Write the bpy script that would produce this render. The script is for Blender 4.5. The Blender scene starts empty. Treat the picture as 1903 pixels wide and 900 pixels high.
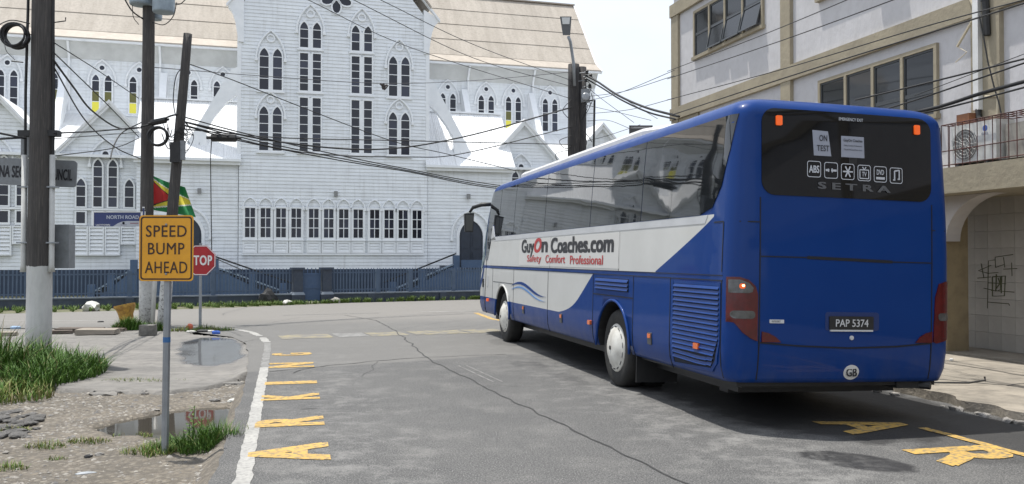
import bpy, bmesh, math, random
from mathutils import Vector as V, Matrix as MX, noise, geometry
R = random.Random(7)
sc = bpy.context.scene
col = sc.collection

# ------------------------------------------------------------------ camera
FPX, PITCH, CAMH = 1650.0, 0.0173, 1.67
cd = bpy.data.cameras.new('camera'); cam = bpy.data.objects.new('camera', cd); col.objects.link(cam)
cam.location = (0, 0, CAMH); cam.rotation_euler = (math.pi / 2 + PITCH, 0, 0)
cd.sensor_width = 36; cd.sensor_fit = 'HORIZONTAL'; cd.lens = 36 * FPX / 1903
cd.clip_end = 3000; sc.camera = cam

# ------------------------------------------------------------------ sky, sun, exposure
TO_SUN = V((-0.213, 0.154, 1.0)).normalized()
w = bpy.data.worlds.new('World'); sc.world = w; w.use_nodes = True
nt = w.node_tree; nt.nodes.clear()
sky = nt.nodes.new('ShaderNodeTexSky'); sky.sky_type = 'NISHITA'; sky.sun_disc = False
sky.sun_elevation = math.asin(TO_SUN.z); sky.sun_rotation = math.atan2(TO_SUN.x, TO_SUN.y)
sky.altitude = 0; sky.air_density = 1.0; sky.dust_density = 3.0; sky.ozone_density = 1.0
tc = nt.nodes.new('ShaderNodeTexCoord')
no = nt.nodes.new('ShaderNodeTexNoise'); no.inputs['Scale'].default_value = 2.2; no.inputs['Detail'].default_value = 6
mp = nt.nodes.new('ShaderNodeMapping'); mp.inputs['Scale'].default_value = (1, 1, 2.2)
rp = nt.nodes.new('ShaderNodeMapRange'); rp.inputs[1].default_value = 0.3; rp.inputs[2].default_value = 0.7
rp.inputs[3].default_value = 0.62; rp.inputs[4].default_value = 0.93
mxs = nt.nodes.new('ShaderNodeMix'); mxs.data_type = 'RGBA'
mxs.inputs[7].default_value = (8.9, 9.6, 10.7, 1)          # thin bright tropical cloud veil
bg = nt.nodes.new('ShaderNodeBackground'); bg.inputs['Strength'].default_value = 0.088
out = nt.nodes.new('ShaderNodeOutputWorld')
L = nt.links.new
L(tc.outputs['Generated'], mp.inputs['Vector']); L(mp.outputs[0], no.inputs['Vector'])
L(no.outputs[0], rp.inputs[0]); L(rp.outputs[0], mxs.inputs[0]); L(sky.outputs[0], mxs.inputs[6])
L(mxs.outputs[2], bg.inputs[0]); L(bg.outputs[0], out.inputs[0])
sd = bpy.data.lights.new('sun', 'SUN'); sd.energy = 3.6; sd.angle = math.radians(0.6); sd.color = (1, .965, .9)
sun = bpy.data.objects.new('sun', sd); col.objects.link(sun)
sun.rotation_euler = (-TO_SUN).to_track_quat('-Z', 'Y').to_euler(); sun.location = (0, 0, 60)
vs = sc.view_settings; vs.view_transform = 'Standard'; vs.look = 'None'; vs.gamma = 1; vs.exposure = 0.52
vs.use_curve_mapping = False

# ------------------------------------------------------------------ helpers
def ray(px, py):
    return V((0, math.cos(PITCH), math.sin(PITCH))) + V((1, 0, 0)) * ((px - 951.5) / FPX) + \
        V((0, -math.sin(PITCH), math.cos(PITCH))) * ((450 - py) / FPX)
def at(px, py, Y):                       # a point of the place at depth Y
    r = ray(px, py); return V((0, 0, CAMH)) + r * (Y / r.y)
def gp(px, py, z=0.0):                   # a point on the ground at height z
    r = ray(px, py); return V((0, 0, CAMH)) + r * ((z - CAMH) / r.z)

def tag(o, label=None, cat=None, group=None, kind=None):
    if label: o['label'] = label
    if cat: o['category'] = cat
    if group: o['group'] = group
    if kind: o['kind'] = kind
    return o
def empty(name, loc=(0, 0, 0), rz=0.0, mtx=None, parent=None):
    o = bpy.data.objects.new(name, None); col.objects.link(o); o.empty_display_size = .2
    if mtx is not None: o.matrix_world = mtx
    else: o.location = loc; o.rotation_euler = (0, 0, rz)
    return o
def link(name, me, parent=None):
    o = bpy.data.objects.new(name, me); col.objects.link(o)
    if parent is not None: o.parent = parent
    return o

class MB:
    def __init__(s): s.v = []; s.f = []; s.m = []
    def add(s, vs_, fs, mi=0):
        b = len(s.v); s.v += [tuple(p) for p in vs_]
        for f in fs: s.f.append([b + i for i in f]); s.m.append(mi)
        return s
    def box(s, x0, x1, y0, y1, z0, z1, mi=0):
        return s.add([(x0,y0,z0),(x1,y0,z0),(x1,y1,z0),(x0,y1,z0),(x0,y0,z1),(x1,y0,z1),(x1,y1,z1),(x0,y1,z1)],
              [(3,2,1,0),(4,5,6,7),(0,1,5,4),(1,2,6,5),(2,3,7,6),(3,0,4,7)], mi)
    def hexa(s, p, mi=0):                # 8 corner points in box order
        return s.add(p, [(3,2,1,0),(4,5,6,7),(0,1,5,4),(1,2,6,5),(2,3,7,6),(3,0,4,7)], mi)
    def beam(s, a, b, w, h, mi=0, up=V((0, 0, 1))):
        a = V(a); b = V(b); d = (b - a).normalized(); x = d.cross(up)
        if x.length < 1e-4: x = V((1, 0, 0))
        x.normalize(); y = x.cross(d).normalized()
        q = []
        for p in (a, b):
            for sx, sy in ((-1,-1),(1,-1),(1,1),(-1,1)): q.append(p + x*(sx*w/2) + y*(sy*h/2))
        return s.add(q, [(3,2,1,0),(4,5,6,7),(0,1,5,4),(1,2,6,5),(2,3,7,6),(3,0,4,7)], mi)
    def ext(s, pts, y0, y1, mi=0):       # outline in x,z pushed from y0 (front) to y1
        n = len(pts); vs_ = [(p[0], y0, p[1]) for p in pts] + [(p[0], y1, p[1]) for p in pts]
        fs = [list(range(n)), list(range(2*n-1, n-1, -1))] + [[i, n+i, n+(i+1) % n, (i+1) % n] for i in range(n)]
        return s.add(vs_, fs, mi)
    def slab(s, pts, z0, z1, mi=0):      # outline in x,y from z0 to z1
        n = len(pts); vs_ = [(p[0], p[1], z0) for p in pts] + [(p[0], p[1], z1) for p in pts]
        fs = [list(range(n-1, -1, -1)), list(range(n, 2*n))] + [[i, (i+1) % n, n+(i+1) % n, n+i] for i in range(n)]
        return s.add(vs_, fs, mi)
    def ring(s, o, i, yf, yb, mi=0):     # frame between two outlines (x,z) of equal length
        n = len(o)
        vs_ = [(p[0], yf, p[1]) for p in o] + [(p[0], yf, p[1]) for p in i] + [(p[0], yb, p[1]) for p in o] + [(p[0], yb, p[1]) for p in i]
        fs = []
        for k in range(n):
            j = (k+1) % n
            fs += [[k, j, n+j, n+k], [n+k, n+j, 3*n+j, 3*n+k], [2*n+k, 2*n+j, j, k]]
        return s.add(vs_, fs, mi)
    def tube(s, path, r, n=6, mi=0, cap=True):
        path = [V(p) for p in path]; m = len(path)
        rr = r if isinstance(r, (list, tuple)) else [r]*m
        vs_ = []; ref = None
        for k, p in enumerate(path):
            d = (path[min(k+1, m-1)] - path[max(k-1, 0)]).normalized()
            if ref is None:
                ref = V((0, 0, 1)) if abs(d.z) < .9 else V((1, 0, 0))
            x = (ref - d*ref.dot(d))
            if x.length < 1e-5: x = V((0, 1, 0)).cross(d)
            x.normalize(); ref = x; y = d.cross(x)
            for a in range(n):
                t = 2*math.pi*a/n; vs_.append(p + x*(math.cos(t)*rr[k]) + y*(math.sin(t)*rr[k]))
        fs = []
        for k in range(m-1):
            for a in range(n):
                b = (a+1) % n; fs.append([k*n+a, k*n+b, (k+1)*n+b, (k+1)*n+a])
        if cap: fs += [list(range(n-1, -1, -1)), list(range((m-1)*n, m*n))]
        return s.add(vs_, fs, mi)
    def lathe(s, prof, o, ax, n=24, mi=0):   # profile (r, t) about axis ax through o
        o = V(o); ax = V(ax).normalized(); x = ax.orthogonal().normalized(); y = ax.cross(x)
        vs_ = []
        for r, t in prof:
            for a in range(n):
                q = 2*math.pi*a/n; vs_.append(o + ax*t + x*(r*math.cos(q)) + y*(r*math.sin(q)))
        fs = []
        for k in range(len(prof)-1):
            for a in range(n):
                b = (a+1) % n; fs.append([k*n+a, k*n+b, (k+1)*n+b, (k+1)*n+a])
        if prof[0][0] > 1e-4: fs.append(list(range(n-1, -1, -1)))
        if prof[-1][0] > 1e-4: fs.append(list(range((len(prof)-1)*n, len(prof)*n)))
        return s.add(vs_, fs, mi)
    def mesh(s, name, mats, smooth=False):
        me = bpy.data.meshes.new(name); me.from_pydata(s.v, [], s.f)
        if not isinstance(mats, (list, tuple)): mats = [mats]
        for m in mats: me.materials.append(m)
        me.polygons.foreach_set('material_index', s.m)
        if smooth: me.polygons.foreach_set('use_smooth', [True]*len(me.polygons))
        me.update()
        return me
    def build(s, name, mats, parent=None, smooth=False, fix=False):
        me = s.mesh(name, mats, smooth)
        if fix:
            bm = bmesh.new(); bm.from_mesh(me); bmesh.ops.remove_doubles(bm, verts=bm.verts, dist=1e-5)
            bmesh.ops.recalc_face_normals(bm, faces=bm.faces); bm.to_mesh(me); bm.free()
        return link(name, me, parent)

# ------------------------------------------------------------------ materials
def nodes(name):
    m = bpy.data.materials.new(name); m.use_nodes = True
    t = m.node_tree; return m, t, t.nodes['Principled BSDF']
def mix_rgb(t, fac, a, b, blend='MIX'):
    n = t.nodes.new('ShaderNodeMix'); n.data_type = 'RGBA'; n.blend_type = blend
    for sock, val in ((0, fac), (6, a), (7, b)):
        if isinstance(val, (int, float)): n.inputs[sock].default_value = val
        elif isinstance(val, tuple): n.inputs[sock].default_value = (*val[:3], 1)
        else: t.links.new(val, n.inputs[sock])
    return n.outputs[2]
def mth(t, op, a, b=None, c=None, clamp=False):
    n = t.nodes.new('ShaderNodeMath'); n.operation = op; n.use_clamp = clamp
    for i, val in enumerate((a, b, c)):
        if val is None: continue
        if isinstance(val, (int, float)): n.inputs[i].default_value = val
        else: t.links.new(val, n.inputs[i])
    return n.outputs[0]
def nz(t, vec, scale, detail=5, rough=.6, lo=.35, hi=.65, stretch=None):
    if stretch:
        mpn = t.nodes.new('ShaderNodeMapping'); mpn.inputs['Scale'].default_value = stretch
        t.links.new(vec, mpn.inputs[0]); vec = mpn.outputs[0]
    n = t.nodes.new('ShaderNodeTexNoise'); n.inputs['Scale'].default_value = scale
    n.inputs['Detail'].default_value = detail; n.inputs['Roughness'].default_value = rough
    t.links.new(vec, n.inputs['Vector'])
    r = t.nodes.new('ShaderNodeMapRange'); r.inputs[1].default_value = lo; r.inputs[2].default_value = hi
    t.links.new(n.outputs[0], r.inputs[0]); return r.outputs[0]
def pos(t, world=False):
    if world: return t.nodes.new('ShaderNodeNewGeometry').outputs['Position']
    return t.nodes.new('ShaderNodeTexCoord').outputs['Object']
def bump(t, p, h, strength=.3, dist=.02):
    b = t.nodes.new('ShaderNodeBump'); b.inputs['Strength'].default_value = strength; b.inputs['Distance'].default_value = dist
    t.links.new(h, b.inputs['Height']); t.links.new(b.outputs[0], p.inputs['Normal'])
def pbr(name, c1, c2=None, scale=3.0, rough=.6, stretch=None, bumps=None, rnd=0.0, metal=0.0, spec=.5, world=False,
        fine=None, coat=0.0, lo=.35, hi=.65):
    m, t, p = nodes(name); P = pos(t, world)
    c = c1 if c2 is None else mix_rgb(t, nz(t, P, scale, lo=lo, hi=hi, stretch=stretch), c1, c2)
    if fine: c = mix_rgb(t, nz(t, P, fine[0], 3, lo=.4, hi=.6), c, fine[1]) if len(fine) == 2 else \
        mix_rgb(t, mth(t, 'MULTIPLY', nz(t, P, fine[0], 4, lo=.45, hi=.7), fine[2]), c, fine[1])
    if rnd:
        oi = t.nodes.new('ShaderNodeObjectInfo')
        hs = t.nodes.new('ShaderNodeHueSaturation')
        t.links.new(mth(t, 'MULTIPLY_ADD', oi.outputs['Random'], rnd*2, 1-rnd), hs.inputs['Value'])
        if isinstance(c, tuple): hs.inputs['Color'].default_value = (*c, 1)
        else: t.links.new(c, hs.inputs['Color'])
        c = hs.outputs[0]
    if isinstance(c, tuple): p.inputs['Base Color'].default_value = (*c, 1)
    else: t.links.new(c, p.inputs['Base Color'])
    p.inputs['Roughness'].default_value = rough; p.inputs['Metallic'].default_value = metal
    p.inputs['Specular IOR Level'].default_value = spec; p.inputs['Coat Weight'].default_value = coat
    if bumps: bump(t, p, nz(t, P, bumps[0], 6, lo=.2, hi=.8, stretch=stretch), bumps[1], bumps[2])
    return m
def emis(name, c, e, base=(.1, .1, .1)):
    m, t, p = nodes(name); p.inputs['Base Color'].default_value = (*base, 1)
    p.inputs['Emission Color'].default_value = (*c, 1); p.inputs['Emission Strength'].default_value = e
    p.inputs['Roughness'].default_value = .3; return m
def glass(name, c=(.010, .012, .016), rough=.03, wav=0.0, ws=1.2, spec=.5, rnd=0):
    m, t, p = nodes(name); P = pos(t)
    p.inputs['Base Color'].default_value = (*c, 1); p.inputs['Roughness'].default_value = rough
    p.inputs['Specular IOR Level'].default_value = spec
    if wav: bump(t, p, nz(t, P, ws, 2, lo=0, hi=1), wav, .02)
    if rnd:
        oi = t.nodes.new('ShaderNodeObjectInfo')
        r = mix_rgb(t, mth(t, 'POWER', oi.outputs['Random'], 3.0), c, tuple(min(1, x*rnd + .004) for x in c)); t.links.new(r, p.inputs['Base Color'])
    return m

WHITE = pbr('white_siding_paint', (.84, .865, .885), (.75, .775, .80), .9, .6, stretch=(.35, 1, 5.0), fine=(2.2, (.62, .63, .64), .35))
def streaks(m, amt, c):
    t = m.node_tree; p = t.nodes['Principled BSDF']; P = pos(t); old = p.inputs['Base Color'].links[0].from_socket
    f = mth(t, 'MULTIPLY', mth(t, 'MULTIPLY', nz(t, P, 2.6, 5, .65, lo=.5, hi=.75, stretch=(2.2, 2.2, .14)), nz(t, P, .5, 3, lo=.35, hi=.65)), amt)
    t.links.new(mix_rgb(t, f, old, c), p.inputs['Base Color'])
streaks(WHITE, .55, (.42, .42, .40))
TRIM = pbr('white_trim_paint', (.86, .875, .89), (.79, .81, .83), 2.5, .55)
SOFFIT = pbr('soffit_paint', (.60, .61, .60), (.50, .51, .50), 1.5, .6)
ROOFM = pbr('aged_roof_sheet', (.425, .38, .325), (.355, .315, .265), 1.1, .75, stretch=(2.6, .35, .35), rnd=.06, fine=(9, (.22, .195, .17), .4), bumps=(30, .25, .02))
ROOFL = pbr('pale_eave_sheet', (.44, .39, .33), (.36, .315, .265), 2, .7, fine=(9, (.3, .26, .22), .4))
streaks(ROOFM, .45, (.20, .165, .13))
PORCHR = pbr('white_corrugated', (.80, .81, .82), (.72, .73, .74), 2.0, .45, stretch=(3, .4, .4), rnd=.04, fine=(6, (.62, .6, .56), .25))
CGLASS = glass('church_glass', (.010, .012, .021), .10, rnd=3)
YGLOW = emis('lit_yellow_pane', (.70, .66, .06), .55, (.2, .19, .03))
YDIM = emis('dim_yellow_pane', (.30, .30, .05), .16, (.05, .05, .02))
DOORM = pbr('dark_blue_door', (.022, .03, .045), (.03, .04, .06), 3, .5)
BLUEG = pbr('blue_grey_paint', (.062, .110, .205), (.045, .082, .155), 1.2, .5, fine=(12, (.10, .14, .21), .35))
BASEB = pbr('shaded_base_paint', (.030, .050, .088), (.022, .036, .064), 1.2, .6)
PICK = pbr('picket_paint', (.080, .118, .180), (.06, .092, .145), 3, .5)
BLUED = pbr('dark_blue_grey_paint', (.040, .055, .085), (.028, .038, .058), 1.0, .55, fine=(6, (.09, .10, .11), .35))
RAILB = pbr('black_rail_paint', (.012, .012, .014), rough=.4)
# ------------------------------------------------------------------ ground, roads, pavements
YAW = .24
RD = V((-math.sin(YAW), math.cos(YAW), 0)); RN = V((math.cos(YAW), math.sin(YAW), 0))
def rw(s, n, z=0.0): p = RD*s + RN*n; return V((p.x, p.y, z))     # street frame: s along, n to the right
def sheet(name, pts, z, m, kind='structure'):
    tri = geometry.tessellate_polygon([[V((p[0], p[1], 0)) for p in pts]])
    me = bpy.data.meshes.new(name); me.from_pydata([(p[0], p[1], z) for p in pts], [], [list(t) for t in tri])
    bm = bmesh.new(); bm.from_mesh(me)
    for f in bm.faces:
        if f.normal.z < 0: f.normal_flip()
    bm.to_mesh(me); bm.free(); me.materials.append(m)
    o = link(name, me); return tag(o, kind=kind)
def rough_line(pts, step, amp, seed=0):
    out = []
    for a, b in zip(pts[:-1], pts[1:]):
        a = V((a[0], a[1], 0)); b = V((b[0], b[1], 0)); k = max(1, int((b-a).length/step))
        nrm = (b-a).normalized().cross(V((0, 0, 1)))
        for i in range(k):
            p = a.lerp(b, i/k); out.append(p + nrm*(amp*noise.noise(V((p.x*2.3+seed, p.y*2.3, seed)))*2))
    out.append(V((pts[-1][0], pts[-1][1], 0))); return out

def asphalt():
    m, t, p = nodes('asphalt'); P = pos(t, True)
    c = mix_rgb(t, nz(t, P, .45, 5, lo=.3, hi=.7), (.072, .072, .072), (.103, .1015, .099))
    c = mix_rgb(t, mth(t, 'MULTIPLY', nz(t, P, 1.6, 8, .7, lo=.50, hi=.72), .6), c, (.185, .180, .170))
    c = mix_rgb(t, mth(t, 'MULTIPLY', nz(t, P, 2.3, 6, .7, lo=.52, hi=.75, stretch=(1, .35, 1)), .55), c, (.065, .065, .066))
    c = mix_rgb(t, mth(t, 'MULTIPLY', nz(t, P, 85, 2, .5, lo=.52, hi=.64), .75), c, (.26, .255, .245))
    c = mix_rgb(t, mth(t, 'MULTIPLY', nz(t, P, 48, 3, .6, lo=.53, hi=.64), .75), c, (.045, .045, .046))
    # the older, paler surfacing beyond the cross joint
    sx = t.nodes.new('ShaderNodeSeparateXYZ'); t.links.new(P, sx.inputs[0])
    s = mth(t, 'ADD', mth(t, 'MULTIPLY', sx.outputs[0], RD.x), mth(t, 'MULTIPLY', sx.outputs[1], RD.y))
    n_ = mth(t, 'ADD', mth(t, 'MULTIPLY', sx.outputs[0], RN.x), mth(t, 'MULTIPLY', sx.outputs[1], RN.y))
    edge = mth(t, 'SUBTRACT', s, mth(t, 'MULTIPLY_ADD', n_, .32, 13.7))
    f = mth(t, 'MULTIPLY_ADD', edge, 6.0, .5, clamp=True)
    c = mix_rgb(t, mth(t, 'MULTIPLY', f, .55), c, (.175, .170, .160))
    f2 = mth(t, 'MULTIPLY_ADD', s, .4, -9.0, clamp=True)
    c = mix_rgb(t, mth(t, 'MULTIPLY', f2, .5), c, (.24, .225, .205))
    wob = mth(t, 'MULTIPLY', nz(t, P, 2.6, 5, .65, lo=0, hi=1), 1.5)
    wet_shade = None  # wet and oil stains, plus coach shadow darkened into the colour under and behind it
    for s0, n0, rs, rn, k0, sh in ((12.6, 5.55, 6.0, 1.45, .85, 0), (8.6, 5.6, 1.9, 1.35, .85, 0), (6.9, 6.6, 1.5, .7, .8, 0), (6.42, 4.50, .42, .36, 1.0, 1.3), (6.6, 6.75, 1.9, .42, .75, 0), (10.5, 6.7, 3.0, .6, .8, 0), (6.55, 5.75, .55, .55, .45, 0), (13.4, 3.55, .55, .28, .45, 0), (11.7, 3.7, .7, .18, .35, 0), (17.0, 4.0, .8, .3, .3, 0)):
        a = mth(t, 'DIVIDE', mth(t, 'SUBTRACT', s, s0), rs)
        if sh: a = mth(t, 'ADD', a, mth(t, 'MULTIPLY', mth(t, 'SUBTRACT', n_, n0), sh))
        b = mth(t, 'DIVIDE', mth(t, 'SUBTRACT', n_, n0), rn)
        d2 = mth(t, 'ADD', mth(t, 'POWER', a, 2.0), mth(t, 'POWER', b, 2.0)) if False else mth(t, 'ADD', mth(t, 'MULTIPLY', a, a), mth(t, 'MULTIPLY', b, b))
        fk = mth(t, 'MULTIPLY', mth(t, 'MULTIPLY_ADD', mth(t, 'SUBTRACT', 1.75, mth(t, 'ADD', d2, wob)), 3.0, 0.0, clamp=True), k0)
        wet_shade = fk if wet_shade is None else mth(t, 'MAXIMUM', wet_shade, fk)
    c = mix_rgb(t, mth(t, 'MULTIPLY', wet_shade, .85), c, (.024, .024, .025))
    pale = mth(t, 'MULTIPLY', mth(t, 'MULTIPLY', nz(t, P, 3.2, 8, .75, lo=.47, hi=.62), mth(t, 'MULTIPLY_ADD', s, -.10, 1.75, clamp=True)), .55)
    edgeb = mth(t, 'ADD', mth(t, 'MULTIPLY_ADD', mth(t, 'ABSOLUTE', mth(t, 'SUBTRACT', n_, 3.9)), -1.1, 1.15, clamp=True), mth(t, 'MULTIPLY_ADD', mth(t, 'ABSOLUTE', mth(t, 'SUBTRACT', n_, .45)), -1.0, .95, clamp=True), clamp=True)
    c = mix_rgb(t, mth(t, 'MULTIPLY', pale, edgeb), c, (.25, .245, .235))
    t.links.new(c, p.inputs['Base Color'])
    t.links.new(mth(t, 'MULTIPLY_ADD', wet_shade, -.38, .85), p.inputs['Roughness'])
    p.inputs['Specular IOR Level'].default_value = .3
    h = mth(t, 'ADD', nz(t, P, 70, 3, lo=.2, hi=.8), mth(t, 'MULTIPLY', nz(t, P, 5, 5, lo=.2, hi=.8), 2.0))
    bump(t, p, h, .5, .008); return m
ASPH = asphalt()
CONC = pbr('worn_concrete', (.225, .212, .193), (.145, .138, .128), .8, .85, world=True, stretch=(.5, 2.2, 1), fine=(5, (.10, .096, .09), .6), bumps=(22, .6, .015), lo=.3, hi=.7)
def wet_concrete():
    m = CONC; t = m.node_tree; p = t.nodes['Principled BSDF']; P = pos(t, True); sx = t.nodes.new('ShaderNodeSeparateXYZ'); t.links.new(P, sx.inputs[0])
    s = mth(t, 'ADD', mth(t, 'MULTIPLY', sx.outputs[0], RD.x), mth(t, 'MULTIPLY', sx.outputs[1], RD.y)); n_ = mth(t, 'ADD', mth(t, 'MULTIPLY', sx.outputs[0], RN.x), mth(t, 'MULTIPLY', sx.outputs[1], RN.y))
    a = mth(t, 'DIVIDE', mth(t, 'SUBTRACT', s, 17.4), 2.5); b = mth(t, 'DIVIDE', mth(t, 'ADD', mth(t, 'MULTIPLY_ADD', s, .09, n_), -.05), .62)
    d2 = mth(t, 'ADD', mth(t, 'MULTIPLY', mth(t, 'MULTIPLY', a, a), mth(t, 'MULTIPLY', a, a)), mth(t, 'MULTIPLY', b, b))
    f = mth(t, 'MULTIPLY_ADD', mth(t, 'SUBTRACT', 1.45, mth(t, 'ADD', d2, nz(t, P, 1.6, 5, lo=.1, hi=.9))), 3.0, 0.0, clamp=True)
    old = p.inputs['Base Color'].links[0].from_socket
    t.links.new(mix_rgb(t, mth(t, 'MULTIPLY', f, .75), old, (.055, .055, .056)), p.inputs['Base Color']); t.links.new(mth(t, 'MULTIPLY_ADD', f, -.79, .85), p.inputs['Roughness'])
    for nd in t.nodes:
        if nd.type == 'BUMP': t.links.new(mth(t, 'MULTIPLY_ADD', f, -.58, .6), nd.inputs['Strength'])
wet_concrete()
CONCR = pbr('pale_concrete', (.345, .305, .25), (.24, .215, .178), 1.1, .85, world=True, fine=(4, (.13, .118, .10), .65), bumps=(14, .7, .02))
DIRT = pbr('gravel_dirt', (.225, .193, .150), (.15, .130, .103), 1.5, .9, world=True, fine=(28, (.12, .11, .10), .6), bumps=(40, .9, .02))
def stony(m, sc_, amt, cols, strength):
    t = m.node_tree; p = t.nodes['Principled BSDF']; P = pos(t, True); old = p.inputs['Base Color'].links[0].from_socket
    wp = t.nodes.new('ShaderNodeMix'); wp.data_type = 'VECTOR'; 
    v = t.nodes.new('ShaderNodeTexVoronoi'); v.inputs['Scale'].default_value = sc_; v.inputs['Randomness'].default_value = 1; t.links.new(P, v.inputs['Vector'])
    sep = t.nodes.new('ShaderNodeSeparateColor'); t.links.new(v.outputs['Color'], sep.inputs[0])
    stone = mix_rgb(t, sep.outputs[0], cols[0], cols[1])
    dens = mth(t, 'MULTIPLY', mth(t, 'GREATER_THAN', mth(t, 'ADD', sep.outputs[1], nz(t, P, 1.1, 4, lo=.3, hi=.7)), .95), mth(t, 'LESS_THAN', v.outputs['Distance'], .42))
    c = mix_rgb(t, mth(t, 'MULTIPLY', dens, amt), old, stone)
    rim = mth(t, 'MULTIPLY', mth(t, 'MULTIPLY_ADD', v.outputs['Distance'], 4.0, -1.6, clamp=True), .5)
    c = mix_rgb(t, rim, c, (.075, .068, .058)); t.links.new(c, p.inputs['Base Color'])
    for nd in list(t.nodes):
        if nd.type == 'BUMP':
            hold = nd.inputs['Height'].links[0].from_socket
            hh = mth(t, 'ADD', hold, mth(t, 'MULTIPLY', mth(t, 'SUBTRACT', .5, v.outputs['Distance']), mth(t, 'MULTIPLY_ADD', dens, 3.0, .6)))
            t.links.new(hh, nd.inputs['Height']); nd.inputs['Strength'].default_value = strength
stony(DIRT, 17, .75, ((.155, .138, .115), (.29, .26, .215)), .9)
SOIL = pbr('plain_soil', (.19, .17, .14), (.13, .12, .10), .2, .95, world=True, fine=(4, (.1, .11, .07)))
LINEW = pbr('worn_white_paint', (.39, .38, .355), (.29, .285, .27), 3, .8, world=True, fine=(22, (.19, .187, .18), .9), bumps=(60, .3, .005))
LINEY = pbr('yellow_road_paint', (.54, .34, .085), (.46, .29, .075), 3, .8, world=True, fine=(20, (.15, .135, .10), 1.15))
LINEYW = pbr('worn_yellow_paint', (.26, .225, .135), (.15, .142, .13), 3.5, .8, world=True, fine=(16, (.16, .155, .145), 1.0), lo=.42, hi=.58)
LINEG = pbr('ghost_white_paint', (.23, .226, .218), (.15, .148, .143), 5, .8, world=True, fine=(20, (.14, .138, .13), 1.0), lo=.42, hi=.58)
CRACKM = pbr('crack_tar', (.03, .03, .03), (.05, .05, .05), 8, .9, world=True)
WET = pbr('wet_asphalt', (.022, .022, .023), (.04, .04, .04), 6, .55, world=True, bumps=(70, .6, .006), fine=(80, (.14, .14, .13), .5))
WATER, _t, _p = nodes('puddle_water')
_p.inputs['Base Color'].default_value = (.045, .040, .032, 1); _p.inputs['Roughness'].default_value = .03
_p.inputs['IOR'].default_value = 1.33
bump(_t, _p, nz(_t, pos(_t, True), 3, 3, lo=0, hi=1), .04, .01)

VZ = -.13                                  # the verge lies a little below the crown of the road
sheet('ground', [(-400, -400), (400, -400), (400, 400), (-400, 400)], -.42, SOIL)
far = [(-60, -.5), (-30, 17.6), (-15.2, 26.3), (-9.9, 29.0), (-6.0, 32.6), (-1.5, 35.1), (8, 39.6), (60, 63)]
left = [rw(-14, -.62), rw(4, -.62), rw(8, -.60), rw(12, -.62), rw(14.2, -.70), rw(16.2, -.78), rw(18.2, -.95), rw(19.6, -1.3), rw(20.7, -2.0), (-8.0, 20.9), (-12, 21.0), (-30, 16.0), (-60, -2.5)]
road_pts = [rw(-14, 60)] + rough_line([(p[0], p[1]) for p in left], .25, .025, 3) + [V((x, y, 0)) for x, y in far]
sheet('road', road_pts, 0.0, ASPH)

def grid_sheet(name, xs, ys, zf, m, keep=None, smooth=True):
    vs_ = []; idx = {}; fs = []
    for j, y in enumerate(ys):
        for i, x in enumerate(xs):
            p = rw(y, x); vs_.append((p.x, p.y, zf(x, y, p)))
    W = len(xs)
    for j in range(len(ys)-1):
        for i in range(W-1):
            if keep and not keep((xs[i]+xs[i+1])/2, (ys[j]+ys[j+1])/2): continue
            fs.append((j*W+i, j*W+i+1, (j+1)*W+i+1, (j+1)*W+i))
    mb = MB(); mb.add(vs_, fs); o = mb.build(name, m, None, smooth)
    return o
def frange(a, b, st):
    k = max(1, int(round((b-a)/st))); return [a+(b-a)*i/k for i in range(k+1)]
def sst(a, b, x): x = max(0, min(1, (x-a)/(b-a))); return x*x*(3-2*x)
def pip(x, y, poly):
    c = False; j = len(poly)-1
    for i in range(len(poly)):
        if (poly[i][1] > y) != (poly[j][1] > y) and x < (poly[j][0]-poly[i][0])*(y-poly[i][1])/(poly[j][1]-poly[i][1])+poly[i][0]: c = not c
        j = i
    return c
def dist_poly(x, y, poly):
    d = 9e9; q = V((x, y))
    for i in range(len(poly)):
        a = V(poly[i]); b = V(poly[(i+1) % len(poly)]); t_ = max(0, min(1, (q-a).dot(b-a)/max(1e-12, (b-a).length_squared)))
        d = min(d, (q-(a+(b-a)*t_)).length)
    return -d if pip(x, y, poly) else d
pud = [gp(*q, VZ-.04) for q in [(168, 797), (230, 781), (300, 767), (370, 759), (455, 753), (458, 792), (428, 812), (372, 812), (320, 822), (262, 812), (212, 814)]]
pud = [(p.x, p.y) for p in pud]
def near_line(x, p):
    return 13.0 + .35*noise.noise(V((p.x*.8, 0, 5))) + .12*noise.noise(V((p.x*3.1, 0, 8))) - .55*sst(-3.4, -1.9, x)*(1-sst(-1.7, -.6, x)) + .6*sst(-1.2, -.6, x) + 1.3*(1-sst(-3.9, -3.0, x))
def verge_z(x, y, p):
    d = dist_poly(p.x, p.y, pud) if abs(p.x+3.5) < 3.5 and 4 < p.y < 14 else 3
    base = VZ + .035*noise.noise(V((p.x*.9, p.y*.9, 1))) + .018*noise.noise(V((p.x*3.1, p.y*3.1, 4))) + .016*noise.noise(V((p.x*6.5, p.y*6.5, 2))) + .009*noise.noise(V((p.x*13, p.y*13, 6)))
    if d < .9: base = base*(sst(0, .9, d)) + (1-sst(0, .9, d))*(VZ-.012+.01*noise.noise(V((p.x*5, p.y*5, 7))))
    if d < .02: base = min(base, VZ-.05-.05*sst(0, .35, -d)+.012*noise.noise(V((p.x*6, p.y*6, 7))))
    base -= .3*sst(.12, .35, y-near_line(x, p))
    return base + (-.012 - base)*sst(-.80, -.60, x) if x > -.80 and y < 12.6 else base
vx = [-40, -30, -22, -16, -12, -10] + frange(-9, -6, .25) + frange(-5.9, -.56, .07)
vy = frange(-10, 4.4, .6) + frange(4.5, 15.6, .075)
ver = grid_sheet('verge', vx, vy, verge_z, DIRT); tag(ver, kind='structure')
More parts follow.
